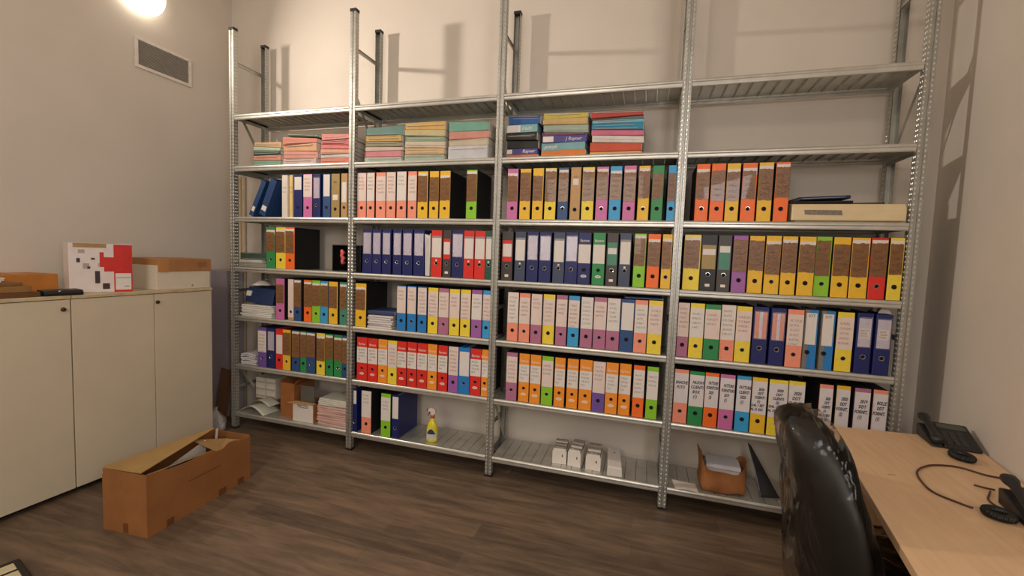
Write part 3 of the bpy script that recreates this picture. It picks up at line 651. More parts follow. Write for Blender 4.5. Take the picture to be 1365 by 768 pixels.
q.build('carton_body', OB, t); q = MB(); q.hexa([(hw,.0,.236),(hw+.028,.0,.272),(hw+.028,.19,.272),(hw,.19,.236),(hw-.003,.0,.24),(hw+.026,.0,.276),(hw+.026,.19,.276),(hw-.003,.19,.24)]); q.build('flap', OB, t)
xa, xb = on(1,.02,390.5,545).x, on(1,.02,417,552).x; hw = (xb-xa)/2
t = thing('small_carton', 'small white fronted carton with handwriting and open tan flap', 'carton', ((xa+xb)/2, .02, z))
q = MB(); q.box(-hw,hw,0,.003,0,.125,1); q.box(-hw,-hw+.003,.003,.15,0,.125); q.box(hw-.003,hw,.003,.15,0,.125); q.box(-hw+.003,hw-.003,.147,.15,0,.125); q.box(-hw+.003,hw-.003,.003,.147,0,.003)
q.build('carton_body', [KRAFT, WHITE], t)
q = MB(); q.hexa([(-hw-.03,-.02,.128),(hw-.01,-.004,.126),(hw,.03,.126),(-hw,.03,.128),(-hw-.03,-.02,.132),(hw-.01,-.004,.13),(hw,.03,.13),(-hw,.03,.132)]); q.build('flap', mat('tan_card', (196,150,96), .8), t)
text_part('handwriting', 'PREZZI', .03, INK, t, (0,-.0006,.108))
q = MB(); q.box(-hw+.02, hw-.03, .05, .056, .004, .24); q.build('grey_divider', mat('grey_card', (98,94,88), .8), t)
# plastic sleeve and pink papers next to it
xa, xb = on(1,.03,420,565).x, -.026
paper_pile('heap of pink and white papers at the right end, bottom shelf, leftmost bay', (xa+xb)/2+.004, .12, z, xb-xa-.03, .18, .135, 9, (214,176,166), 21, fan=.005)
paper_pile('pale green white sheets on top of the pink paper heap, bottom shelf', (xa+xb)/2+.004, .12, z+.138, xb-xa-.035, .17, .045, 4, (214,212,196), 24, fan=.006)
# ================================================================== spray bottle
t = thing('spray_bottle', 'yellow trigger spray bottle with white head on bottom shelf, second bay', 'spray bottle', (.588, .065, ZS[6]+.001), (0,0,R(8)))
YB_ = mat('yellow_translucent_plastic', (226,212,40), .3, 0, .04, 20)
q = MB(); prof = [(.030,0),(.036,.006),(.036,.07),(.034,.09),(.027,.115),(.017,.133),(.0125,.142),(.0125,.158)]
q.lathe(prof, 20, 0, 1.05, .72); q.build('bottle_body', YB_, t, smooth=True)
q = MB()
def lf(u, v):
    a = R(-90)+R(95)*(u-.5)*2*.62; r = .0365; return (r*1.05*math.cos(a), r*.72*math.sin(a)-.0008, .018+v*.075*(1 if True else 0)*(1-.35*abs(u-.5)*2*v))
q.grid(lf, 10, 6, 0); o = q.build('front_label', mat('pale_label', (206,208,190), .5), t, smooth=True)
q = MB()
def lf2(u, v):
    a = R(-90)+R(95)*(u-.5)*2*.5; r = .037; return (r*1.05*math.cos(a), r*.72*math.sin(a)-.0012, .055+v*.034*math.sin(math.pi*u))
q.grid(lf2, 10, 3, 0); q.build('label_emblem', mat('dark_emblem', (58,58,84), .5), t, smooth=True)
q = MB(); q.lathe([(.0145,.156),(.0145,.172),(.011,.174)], 16); q.build('collar', mat('red_plastic', (196,84,60), .4), t, smooth=True)
q = MB(); q.prism([(-.030,.196),(-.030,.212),(-.012,.220),(.012,.216),(.022,.200),(.020,.186),(.010,.174),(-.010,.174),(-.012,.194)], 'y', -.010, .010); q.build('spray_head', mat('white_pink_plastic', (236,214,206), .35), t, .003)
q = MB(); q.prism([(-.024,.194),(-.016,.194),(-.018,.182),(-.027,.166),(-.032,.168),(-.025,.182)], 'y', -.005, .005); q.build('trigger', mat('dark_red_plastic', (120,60,50), .4), t, .0015)
q = MB(); q.M = Matrix.Translation((-.034,0,.204)) @ Matrix.Rotation(R(90), 4, 'Y'); q.lathe([(.007,-.004),(.008,0),(.008,.005)], 12); q.build('nozzle', mat('dark_red_plastic', (120,60,50), .4), t)

# ================================================================== white packs on the bottom shelf, third bay
z = ZS[6]+.001
WC = mat('white_card', (232,224,214), .7, 0, .03, 20)
GS = mat('grey_leaf_edges', (150,138,128), .8, 0, .35, 60, stretch=(1,6,1))
def pack(label, px0, px1, vb, y, h, d, slope, rz):
    a = on(1, y, px0, vb).x; b = on(1, y, px1, vb).x; w = b-a; hw = w/2
    t = thing('card_pack', label, 'card pack', ((a+b)/2, y, z), (0,0,rz), 'white card packs on the bottom shelf of the third bay')
    q = MB(); q.box(-hw,-hw+.002,0,d,0,h); q.box(hw-.002,hw,0,d,0,h); q.box(-hw+.002,hw-.002,0,.002,0,h); q.box(-hw+.002,hw-.002,d-.002,d,0,h+.01); q.box(-hw+.002,hw-.002,.002,d-.002,0,.002)
    q.box(hw*.35,hw*.5,-.0006,0,h*.55,h*.72,1)
    q.build('sleeve', [WC, INK], t)
    rnd = random.Random(int(px0)); n = 9; dd = (d-.012)/n
    for k in range(n):
        q = MB(); yy = .005+k*dd; hh = h+.008+slope*k/n+rnd.uniform(-.004,.006); q.hexa([(-hw+.004,yy,.003),(hw-.004,yy,.003),(hw-.004,yy+dd*.7,.003),(-hw+.004,yy+dd*.7,.003),(-hw+.005,yy+.004,hh),(hw-.006,yy+.004,hh+rnd.uniform(-.004,.004)),(hw-.006,yy+dd*.7+.004,hh),(-hw+.005,yy+dd*.7+.004,hh)])
        q.build('leaf_bundle', GS if k % 3 else WC, t)
pack('white card pack leftmost of the four on the third bay bottom shelf', 736, 754.5, 617, .055, .078, .15, .012, R(3))
pack('white card pack with black mark, second of the four, third bay', 756, 773.5, 622, .050, .084, .15, .012, R(-5))
pack('white card pack third of the four, standing apart, third bay', 780, 800, 628, .045, .080, .15, .010, R(0))
t = thing('card_pack', 'long white card pack lying flat, rightmost of the four, third bay', 'card pack', (1.745, .012, z), (0,0,R(5)), 'white card packs on the bottom shelf of the third bay')
q = MB(); q.hexa([(-.042,0,0),(.042,0,0),(.042,.24,0),(-.042,.24,0),(-.040,.0,.058),(.038,.0,.052),(.038,.24,.060),(-.040,.24,.066)]); q.build('wrapper', WC, t, .006, seg=3)
q = MB(); q.box(-.006,.004,.17,.176,.0628,.0655); q.build('printed_mark', FAINT, t)

# ================================================================== rightmost bay: beige machine with papers, paper bag
zm = ZS[2]+.001
xa, xb = on(1,.01,1055,292).x, 2.972
t = thing('beige_machine', 'long flat beige office machine on the third shelf, rightmost bay', 'office machine', ((xa+xb)/2, .012, zm))
BG = mat('beige_plastic', (222,200,158), .5, 0, .05, 10); hw = (xb-xa)/2
q = MB(); q.prism([(0,.006),(0,.058),(.012,.086),(.07,.094),(.265,.094),(.265,.006)], 'x', -hw, hw); q.build('housing', BG, t, .006, seg=3)
q = MB(); q.box(-hw+.02,hw-.02,.01,.255,0,.006); q.build('base', mat('dark_beige', (150,132,100), .6), t)
q = MB(); q.hexa([(-hw+.055,-.0015,.034),(-.02,-.0015,.032),(-.02,.004,.032),(-hw+.055,.004,.034),(-hw+.052,-.0015,.057),(-.026,-.0015,.055),(-.026,.004,.055),(-hw+.052,.004,.057)]); q.build('name_plate', mat('grey_plate', (128,116,98), .4, 0, .25, 90), t)
zt = zm+.0945
folder(zt+.0005, zt+.012, xa+.01, xa+.27, .06, .19, (30,30,34), 'black folder under the blue one on top of the beige machine', None, R(-4))
f = folder(zt+.020, zt+.036, xa+.035, xa+.255, .07, .18, (34,48,86), 'blue and black folder uppermost on the beige machine', None, R(5), inner=mat('pale_blue_papers', (176,184,204), .7))
f.rotation_euler = (0, R(-3), R(5))
folder(zt+.0005, zt+.008, xa+.285, xb-.045, .10, .15, (44,40,40), 'flat dark folder at right end of the beige machine top', None, R(-6))

# paper bag on the bottom shelf
z = ZS[6]+.001
t = thing('paper_bag', 'open crumpled brown paper bag holding white papers, bottom shelf, rightmost bay', 'paper bag', (2.300, .108, z))
BAGM = mat('brown_bag_paper', (160,104,58), .75, 0, .18, 9, .4, 22)
q = MB(); rings = []
for k, (hx, hy, zz_) in enumerate([(.098,.075,0),(.112,.088,.012),(.118,.092,.05),(.112,.086,.085),(.108,.084,.11),(.110,.088,.118)]):
    ring = []
    for i in range(40):
        a = 2*math.pi*i/40; ca, sa = math.cos(a), math.sin(a)
        ex = lambda c: math.copysign(abs(c)**.5, c)
        zq = zz_
        if k >= 4: zq += .10*max(0, -ca)**3 + .06*max(0, ca)**3
        ring.append((hx*ex(ca)*(1.08 if k >= 4 and ca < 0 else 1), hy*ex(sa), zq))
    rings.append(ring)
q.rings(rings, cap=False); q.add([tuple(p) for p in rings[0]], [tuple(range(39,-1,-1))])
o = q.build('bag_body', BAGM, t, smooth=True); crumple(o, .016, 15, 2.); 
for v in o.data.vertices: v.co.z = max(v.co.z, .0005)
so = o.modifiers.new('Solidify', 'SOLIDIFY'); so.thickness = .0015; su = o.modifiers.new('Subdivision', 'SUBSURF'); su.levels = su.render_levels = 1
paper_pile('white papers stacked inside the brown paper bag, bottom shelf', 2.303, .112, z+.012, .165, .12, .135, 6, (208,206,212), 31, fan=.006)
q = MB()
def fl(u, v): return (.13*u-.02*v, -.03+.16*v+.02*u, .25*u**.8*(1-.3*v)+.002*math.sin(9*v))
q = MB(); q.grid(lambda u, v: (.01+.075*u*.6+(.10*v)*(.25+.75*u)+.01*math.sin(3*u), .17-.13*u+.03*v, .235*(1-u)**1.3*(1-.12*v)+.003), 10, 8, 0, .002)
tag(q.build('plastic_sleeve', mat('dark_grey_film', (52,52,56), .25, 0, .2, 12), None, smooth=True, loc=(2.425, .02, z)), 'dark plastic sleeve leaning right of the brown paper bag', 'sleeve')
q = MB(); q.grid(lambda u, v: (2.062+.118*u-.01*v, -.012+.10*v-.012*u, .0015+.006*math.sin(3*u)*(1-v)), 6, 6, 0, .0012)
tag(q.build('paper_card', WC, None, loc=(0,.012,z)), 'loose white card lying flat on the bottom shelf, rightmost bay', 'paper')

# ================================================================== left side: cabinets
CABM = mat('cream_laminate', (212,199,174), .5, 0, .04, 3, .04, 90)
EDGE = mat('worn_cream_edge', (196,176,136), .6, 0, .2, 18)
KNOB = mat('dark_lock_metal', (70,58,46), .4, .6)
CX = -.968; HT = 1.055
def cabinet(y0, y1, doors, label):
    t = thing('storage_cabinet', label, 'cabinet', (LEFTX+.005, (y0+y1)/2, 0), (0,0,0), 'cream cabinets along the left wall')
    c = (y0+y1)/2; d = CX-.018-(LEFTX+.005); a, b = y0-c+.001, y1-c-.001
    q = MB(); q.box(0,d,a,a+.016,.03,HT-.018); q.box(0,d,b-.016,b,.03,HT-.018); q.box(0,.006,a+.016,b-.016,.03,HT-.018); q.box(.006,d,a+.016,b-.016,.03,.046); q.box(.006,d-.02,a+.016,b-.016,.5,.516)
    q.build('carcass', CABM, t)
    q = MB(); q.box(.01,d-.03,a+.01,b-.01,0,.03); q.build('plinth', mat('dark_plinth', (34,28,24), .8), t)
    q = MB(); q.box(0,d+.022,a,b,HT-.018,HT); q.build('top_panel', [CABM], t, .002)
    q = MB(); q.box(d+.022,d+.0235,a,b,HT-.017,HT-.002); q.build('top_edge_band', EDGE, t)
    for (p0, p1, kn) in doors:
        q = MB(); q.box(d+.001,d+.018,p0-c+.002,p1-c-.002,.032,HT-.021); dr = q.build('door', CABM, t, .0015)
        if kn:
            q = MB(); q.M = Matrix.Translation((d+.018, kn-c, .985)) @ Matrix.Rotation(R(90), 4, 'Y'); q.lathe([(.009,0),(.011,.003),(.010,.010),(.006,.013),(.001,.0135)], 14); q.build('lock_knob', KNOB, dr, smooth=True)
cabinet(-1.78, -.953, [(-1.78,-1.36,None),(-1.36,-.953,-.985)], 'cream cabinet at the left, under the flat boxes and black device')
cabinet(-.951, -.185, [(-.951,-.552,None),(-.552,-.185,-.535)], 'cream cabinet nearest the shelving, under the long white box')

# things on the cabinets
zc = HT+.001
t = thing('printed_carton', 'white and red printed carton standing on the cream cabinet', 'carton', (-1.030, -.775, zc), (0,0,R(-20)))
q = MB(); y0, y1, h, d = -.15, .148, .268, .155
y0 = -.152; q.box(-d,0,y0,y1,0,h); q.build('carton_body', mat('white_glossy_card', (226,214,208), .4, 0, .04, 20), t, .002)
REDC = mat('red_print', (206,40,30), .4, 0, .08, 20)
q = MB()
q.box(-.0005,.001,.055,y1-.001,.001,h-.002); q.box(-.0005,.001,.008,.055,.115,.195); q.box(-.0005,.001,-.018,.008,.145,.225) if False else None
q.box(-.0005,.001,-.012,.008,.14,.222); q.build('red_panel', REDC, t)
q = MB(); q.box(.0008,.0018,.062,y1-.008,.012,.105); q.build('white_panel', WHITE, t)
q = MB(); q.box(.0016,.0024,.066,y1-.012,.078,.081); q.box(.0016,.0024,.105,.13,.03,.034); q.build('panel_lines', FAINT, t)
q = MB()
for (a, b, c0, c1) in ((-.118,-.102,.165,.188),(-.052,-.034,.18,.19),(-.07,-.056,.13,.143),(-.035,-.012,.05,.118),(.0,.034,.018,.05)):
    q = MB(); q.box(0,.0012,a,b,c0,c1); q.build('printed_mark', mat('dark_print', (58,42,44), .5), t)
for (a, b, c0, c1) in ((-.11,-.08,.215,.235),(-.02,.0,.142,.162),(-.09,-.06,.13,.16)):
    q = MB(); q.box(0,.0008,a,b,c0,c1); q.build('grey_print', mat('grey_print', (176,160,156), .5), t)
q = MB(); q.box(-.03,.0015,y0+.02,.02,h-.022,h+.0015); q.build('tape_strip', mat('tan_tape', (166,130,84), .3), t)
q = MB(); q.prism([(-d,h+.001),(-.001,h+.001),(-.001,h+.003),(-d,h+.003)], 'y', y0, y1); q.build('top_flap', mat('white_glossy_card', (226,214,208), .4, 0, .04, 20), t)
for c in t.children:                          # narrow the carton to its real width
    for v in c.data.vertices: v.co.y *= .873
# long box
t = thing('long_carton', 'long white box with brown cardboard lid beside the red carton', 'carton', (CX-.012, -.36, zc))
q = MB(); q.box(-.27,0,-.168,.172,0,.150); q.build('carton_body', mat('pale_card', (222,210,190), .6, 0, .04, 12), t, .002)
q = MB(); q.box(-.276,.006,-.16,.178,.112,.192); q.build('lid', mat('lid_cardboard', (176,124,76), .75, 0, .12, 8), t, .004)
q = MB(); q.box(.0055,.0072,-.16,-.10,.110,.190); q.build('lid_flap', mat('lid_cardboard2', (188,132,78), .75, 0, .1, 8), t)
q = MB(); q.M = Matrix.Translation((.0065,.115,.155)); 
for k in range(4): q.box(0,.0006,-.03+k*.016,-.02+k*.016,-.018,.018)
q.build('printed_mark', mat('brown_print', (146,98,58), .7), t)
q = MB(); q.M = Matrix.Translation((.0005,.05,.02)) @ Matrix.Rotation(R(90), 4, 'Y'); q.lathe([(.006,0),(.006,.002)], 10); q.build('finger_dot', mat('grey_dot', (150,140,128), .6), t)
# brown carton behind the device
t = thing('small_brown_carton', 'orange brown cardboard carton behind the black device on the cabinet', 'carton', (-1.285, -1.03, zc), (0,0,R(4)))
q = MB(); q.box(-.1,.1,-.125,.14,0,.098); q.build('carton_body', mat('orange_card', (190,122,50), .75, 0, .1, 10), t, .003)
q = MB(); q.box(-.1005,.1005,.0,.02,.0975,.0995); q.build('tape_strip', mat('tan_tape', (186,144,90), .3), t)
# black device with a bright button
t = thing('black_device', 'flat black device with a shiny button on the cabinet edge', 'device', (CX-.025, -.985, zc), (0,0,R(-2)))
q = MB(); q.prism([(-.032,0),(.032,0),(.034,.012),(.026,.026),(-.032,.030)], 'y', -.07, .085); q.build('housing', BLACK, t, .003)
q = MB(); q.M = Matrix.Translation((.028,-.01,.02)); q.lathe([(.006,0),(.006,.004),(.003,.006)], 10); q.build('button', CHROME, t, smooth=True)
# pile of flat brown trays and papers at the far left
zz = zc
for k, (h, rgb, dx, lb, nm) in enumerate([(.024,(104,70,36),0,'dark brown tray at the bottom of the pile on the left cabinet','flat_tray'), (.030,(150,108,58),.0,'brown cardboard tray second in the pile on the left cabinet','flat_tray'), (.016,(128,88,48),.02,'thin brown board under the white papers on the left cabinet','flat_tray')]):
    q = MB(); q.box(-.065,.14,-.22,.16-.02*k,0,h); 
    tag(q.build(nm, mat('tray_%d' % k, rgb, .7, 0, .2, 8), None, .003, loc=(CX-.145-dx*.3, -1.225-.01*k, zz)), lb, 'tray'); o_ = bpy.data.objects[-1] if False else None
    zz += h+.0008
paper_pile('white papers on top of the brown tray pile, left cabinet', CX-.16, -1.30, zz, .22, .25, .022, 3, (226,218,206), 41, fan=.006)

# vent grille
t = thing('vent_grille', 'white framed louvred vent grille high on the left wall', 'vent', (LEFTX, -.175, 2.58))
VW, VH = .185, .098
q = MB(); f_ = .02
q.box(0,.012,-VW,VW,VH-f_,VH); q.box(0,.012,-VW,VW,-VH,-VH+f_); q.box(0,.012,-VW,-VW+f_,-VH+f_,VH-f_); q.box(0,.012,VW-f_,VW,-VH+f_,VH-f_)
q.build('frame', mat('vent_white', (226,218,208), .5), t, .002)
q = MB(); n = 15
for k in range(n):
    z0 = -VH+f_+(2*VH-2*f_)*k/n; q.hexa([(.001,-VW+f_,z0+.004),(.009,-VW+f_,z0),(.009,VW-f_,z0),(.001,VW-f_,z0+.004),(.001,-VW+f_,z0+.0052),(.009,-VW+f_,z0+.0012),(.009,VW-f_,z0+.0012),(.001,VW-f_,z0+.0052)])
q.build('louvre', mat('vent_grey', (196,188,176), .5), t)
q = MB(); q.box(.0002,.0008,-VW+f_,VW-f_,-VH+f_,VH-f_); q.build('backing', mat('vent_dark', (150,143,132), .9), t)

# wall lamp seen at the top edge
t = thing('wall_lamp', 'glowing white glass dome lamp high on the left wall', 'lamp', (LEFTX, -.335, 2.955))
q = MB(); q.M = Matrix.Rotation(R(90), 4, 'Y'); q.lathe([(.10,0),(.10,.012),(.09,.016)], 24); q.build('base_plate', mat('lamp_white', (230,226,220), .4), t)
q = MB(); q.M = Matrix.Rotation(R(90), 4, 'Y'); q.lathe([(.115,.016),(.135,.03),(.138,.05),(.128,.075),(.10,.098),(.06,.112),(.01,.118)], 28)
q.build('glass_shade', mat('lit_glass', (255,244,226), .4, 0, 0, emit=3.), t, smooth=True)
# spotlight further along the wall (above the frame)
t = thing('wall_spotlight', 'white wall spotlight above the cabinets', 'lamp', (LEFTX, -.81, 2.82))
q = MB(); q.box(0,.012,-.03,.03,-.03,.03); q.build('mount', mat('lamp_white', (230,226,220), .4), t, .003)
q = MB(); q.tube([(.012,0,0),(.03,0,-.004)], .01, 8); q.build('arm', mat('lamp_white', (230,226,220), .4), t)

# lilac board, cardboard strip and plastic bag between cabinet and shelving
q = MB(); q.box(-1.392,-1.24,.15,.30,0,1.155); tag(q.build('boxed_board', mat('lilac_grey_board', (166,158,166), .6, 0, .06, 4), None, .004), 'lilac grey boxed board standing in the corner behind the first post', 'board')
q = MB(); q.hexa([(-.06,-.008,0),(.06,-.008,0),(.06,.0,0),(-.06,.0,0),(-.05,.05,.40),(.055,.05,.39),(.055,.058,.39),(-.05,.058,.40)])
tag(q.build('cardboard_piece', mat('dark_kraft', (120,84,58), .8), None, loc=(-1.20, .06, .0005)), 'brown cardboard piece leaning on the lilac board in the corner', 'cardboard')
def film_mat(name, a, rgb, rough, bs=16, st=.8):
    m = bpy.data.materials.new(name); m.use_nodes = True; nt = m.node_tree
    for n in list(nt.nodes): nt.nodes.remove(n)
    o = nt.nodes.new('ShaderNodeOutputMaterial'); tr = nt.nodes.new('ShaderNodeBsdfTransparent'); g = nt.nodes.new('ShaderNodeBsdfPrincipled'); mx = nt.nodes.new('ShaderNodeMixShader')
    g.inputs['Base Color'].default_value = lin(rgb); g.inputs['Roughness'].default_value = rough
    n = nt.nodes.new('ShaderNodeTexNoise'); n.inputs['Scale'].default_value = bs; n.inputs['Detail'].default_value = 4; n.inputs['Distortion'].default_value = 1.2
    tc = nt.nodes.new('ShaderNodeTexCoord'); nt.links.new(tc.outputs['Object'], n.inputs['Vector'])
    bp = nt.nodes.new('ShaderNodeBump'); bp.inputs['Strength'].default_value = st; bp.inputs['Distance'].default_value = .04
    nt.links.new(n.outputs['Fac'], bp.inputs['Height']); nt.links.new(bp.outputs[0], g.inputs['Normal'])
    rp = nt.nodes.new('ShaderNodeMapRange'); rp.inputs[1].default_value = .3; rp.inputs[2].default_value = .75; rp.inputs[3].default_value = a*.6; rp.inputs[4].default_value = min(1, a*1.6)
    nt.links.new(n.outputs['Fac'], rp.inputs[0]); nt.links.new(rp.outputs[0], mx.inputs[0])
    nt.links.new(tr.outputs[0], mx.inputs[1]); nt.links.new(g.outputs[0], mx.inputs[2]); nt.links.new(mx.outputs[0], o.inputs[0]); return m
q = MB(); q.lathe([(.02,0),(.075,.004),(.085,.04),(.07,.09),(.035,.13),(.02,.15),(.03,.17)], 24, 0, 1, .8); o = q.build('plastic_bag', film_mat('pale_bag_film', .75, (206,202,196), .3, 14), None, smooth=True, loc=(-1.085, -.075, .0008)); crumple(o, .03, 14, 3)
for v in o.data.vertices: v.co.z = max(v.co.z, .0005)
tag(o, 'crumpled pale plastic bag on the floor between cabinet and shelving', 'plastic bag')

# ================================================================== cardboard box on the floor
ax = Vector((-.244,-1.113,0)); bx = Vector((-.282,-.537,0)); cxv = Vector((-.502,-1.073,0))
dl = bx-ax; dw = cxv-ax; L = dl.length; W = dw.length; ang = math.atan2(dl.y, dl.x)-R(90)
t = thing('cardboard_box', 'open brown cardboard box with papers inside, on the floor', 'box', tuple(ax+dl/2+dw/2), (0,0,ang))
BX = mat('box_cardboard', (150,98,52), .8, 0, .1, 9, .12, 40); BXI = mat('box_cardboard_inside', (168,134,82), .8, 0, .1, 9)
hw, hl = W/2, L/2; H = .262; th = .004
def wallpanel(q, a0, a1, b0, b1, z0, z1): q.box(a0, a1, b0, b1, z0, z1)
q = MB(); q.box(-hw,hw,-hl,hl,0,th)
q.box(-hw,-hw+th,-hl,hl,th,H); q.box(-hw+th,hw-th,-hl,-hl+th,th,H+.03); q.box(-hw+th,hw-th,hl-th,hl,th,H-.005)
n = 16                                       # front long side with a torn, bowed upper edge
for i in range(n):
    y0 = -hl+2*hl*i/n; y1 = -hl+2*hl*(i+1)/n
    e = lambda y: H+.035-.055*((y+hl)/(2*hl))+ .014*math.sin(9*y)*(1 if abs(y) < .2 else .3) - (.02 if .05 < y < .14 else 0)
    q.hexa([(hw-th,y0,th),(hw,y0,th),(hw,y1,th),(hw-th,y1,th),(hw-th,y0,e(y0)),(hw,y0,e(y0)),(hw,y1,e(y1)),(hw-th,y1,e(y1))])
bd = q.build('box_body', BX, t)
q = MB(); q.box(hw-.0002,hw+.0012,-hl+.2,-hl+.38,.165,.170); q.build('printed_mark', mat('dark_box_print', (112,66,30), .8), bd)
for (y, w_) in ((-.20,.035),(.08,.045),(.2,.04)): q = MB(); q.box(hw-.0002,hw+.0012,y,y+w_,.001,.035); q.build('printed_mark', mat('dark_box_print', (112,66,30), .8), bd)
q = MB(); q.box(-hw+.12,-hw+.15,-hl-.0012,-hl,.004,.05); q.build('printed_mark', mat('dark_box_print', (112,66,30), .8), bd)
def flap(q, p0, p1, p2, p3, t_=.004):
    n_ = (Vector(p1)-Vector(p0)).cross(Vector(p3)-Vector(p0)).normalized()*t_
    lo = [Vector(p) for p in (p0,p1,p2,p3)]; q.hexa([*lo, *[p+n_ for p in lo]])
q = MB(); flap(q, (-hw,-hl+.0,H+.031), (hw-.03,-hl+.0,H+.036), (-.005,hl-.10,H+.055), (-hw,hl-.06,H+.004)); q.build('flap', BXI, t).location = (0,0,0)
q = MB(); flap(q, (-hw+.01,-hl+.005,H+.025), (hw-.01,-hl+.005,H+.025), (hw-.03,-hl+.10,H-.05), (-hw+.02,-hl+.10,H-.05)); q.build('flap', BXI, t)
q = MB(); flap(q, (hw-.006,-hl+.01,H+.028), (hw-.006,.06,H+.0), (hw-.10,.03,H-.05), (hw-.085,-hl+.06,H-.01)); q.build('flap', BXI, t)
q = MB(); flap(q, (hw-.008,.09,H-.03), (hw-.008,hl-.03,H-.03), (hw-.11,hl-.06,H-.02), (hw-.13,.04,H+.045)); q.build('flap', BXI, t)
q = MB(); q.hexa([(-.06,-.18,.02),(-.03,.14,.02),(-.022,.14,.02),(-.052,-.18,.02),(.0,-.16,.20),(.02,.10,.285),(.026,.10,.285),(.006,-.16,.20)])
o = q.build('paper_bundle', WHITE, None); o.location = t.location+Vector((0,0,.002)); o.rotation_euler = (0,0,ang)
tag(o, 'white paper bundle sticking up inside the open brown cardboard box', 'papers')
q = MB(); q.box(-.004,.0,0,.012,0,.25); o = q.build('paper_strip', WHITE, None); o.location = t.location+Vector((-.02*S,.17*S,.06*S)); o.rotation_euler = (R(-6),0,ang)
tag(o, 'narrow white paper edge at the far end of the cardboard box', 'papers')

# ================================================================== power strip at the lower left
pA = Vector((-.517,-1.379,0)); dirv = Vector((.183,-.047,0)).normalized()
t = thing('power_strip', 'black power strip with cream sockets at the lower left corner of floor', 'power strip', tuple(pA+dirv*.165+Vector((-.012,-.047,0))), (0,0,math.atan2(dirv.y, dirv.x)))
q = MB(); q.prism([(-.05,0),(.05,0),(.05,.03),(.043,.042),(-.043,.042),(-.05,.03)], 'x', -.165, .165); q.build('housing', BLACK, t, .004)
for k in range(4):
    q = MB(); q.box(-.026,.026,-.024,.024,.042,.047); q.build('socket', mat('cream_socket', (216,204,166), .5), t, .008, loc=(-.105+k*.070,.0,0), seg=3)

# ================================================================== desk with telephones
DZ = .67
DP = [(2.452,-1.303),(2.623,-.300),(3.085,-.262),(3.055,-.42),(2.90,-1.30)]
def wx(y): return RC.x-.19*(RC.y-y)
B0 = on(2,DZ,1224,768); B1 = on(2,DZ,1103,567); dd = (B0-B1); B2 = B1+dd*1.45
desk = thing('office_desk', 'light wood veneer desk against the right wall', 'desk', (2.8,-.9,0))
WOOD = bpy.data.materials.new('light_wood_veneer'); WOOD.use_nodes = True
nt = WOOD.node_tree; b = nt.nodes['Principled BSDF']; tc = nt.nodes.new('ShaderNodeTexCoord'); mp = nt.nodes.new('ShaderNodeMapping'); mp.inputs['Scale'].default_value = (16,1.6,4); mp.inputs['Rotation'].default_value = (0,0,R(-10))
n = nt.nodes.new('ShaderNodeTexNoise'); n.inputs['Scale'].default_value = 3; n.inputs['Detail'].default_value = 5; r = nt.nodes.new('ShaderNodeValToRGB'); e = r.color_ramp.elements
e[0].position = .3; e[0].color = lin((208,170,130)); e[1].position = .75; e[1].color = lin((220,184,145))
nt.links.new(tc.outputs['Object'], mp.inputs['Vector']); nt.links.new(mp.outputs[0], n.inputs['Vector']); nt.links.new(n.outputs['Fac'], r.inputs['Fac']); nt.links.new(r.outputs['Color'], b.inputs['Base Color']); b.inputs['Roughness'].default_value = .38
far_r = (wx(-.27)-.006, -.262)
top = [(B2.x,B2.y),(wx(B2.y)-.006,B2.y),far_r,(B1.x,B1.y)]
q = MB(); q.prism([(x-2.8,y+.9) for x, y in top], 'z', DZ-.025, DZ); q.build('desk_top', WOOD, desk, .002)
q = MB()
lx, ly = B1.x-2.8, B1.y+.9
def at_edge(s, off): p = B1+dd*s; return p.x-2.8+off, p.y+.9
a0 = at_edge(.98,.03); a1 = at_edge(1.012,.03)
q.prism([a0,(wx(a0[1]-.9)-2.8-.02,a0[1]),(wx(a1[1]-.9)-2.8-.02,a1[1]),a1][::-1], 'z', 0, DZ-.025); q.build('leg_panel', WOOD, desk)
a0 = at_edge(.06,.04); a1 = at_edge(.09,.04)
q = MB(); q.prism([a0,(wx(a0[1]-.9)-2.8-.02,a0[1]),(wx(a1[1]-.9)-2.8-.02,a1[1]),a1][::-1], 'z', 0, DZ-.025); q.build('leg_panel', WOOD, desk)
q = MB(); y0, y1 = -.40, -1.25
q.hexa([(wx(y1)-.06-2.8,y1+.9,.25),(wx(y1)-.045-2.8,y1+.9,.25),(wx(y0)-.045-2.8,y0+.9,.25),(wx(y0)-.06-2.8,y0+.9,.25),(wx(y1)-.06-2.8,y1+.9,DZ-.025),(wx(y1)-.045-2.8,y1+.9,DZ-.025),(wx(y0)-.045-2.8,y0+.9,DZ-.025),(wx(y0)-.06-2.8,y0+.9,DZ-.025)]); q.build('back_panel', WOOD, desk)
PH = mat('dark_phone_plastic', (30,29,30), .45, 0, .1, 20); PH2 = mat('phone_keys', (52,50,50), .5); SCR = mat('phone_display', (70,74,66), .25)
def coil(pts_c, r, turns, rr=.004):
    out = []; n = turns*9
    for i in range(n+1):
        s = i/n*(len(pts_c)-1); k = min(int(s), len(pts_c)-2); p = Vector(pts_c[k]).lerp(Vector(pts_c[k+1]), s-k); tn = (Vector(pts_c[k+1])-Vector(pts_c[k])).normalized()
        u = tn.cross(Vector((0,0,1))).normalized(); w = Vector((0,0,1)); a = 2*math.pi*i/9
        out.append(p+u*r*math.cos(a)+w*r*(1+math.sin(a)))
    return out
def sc_(q, k): q.v = [p*k for p in q.v]
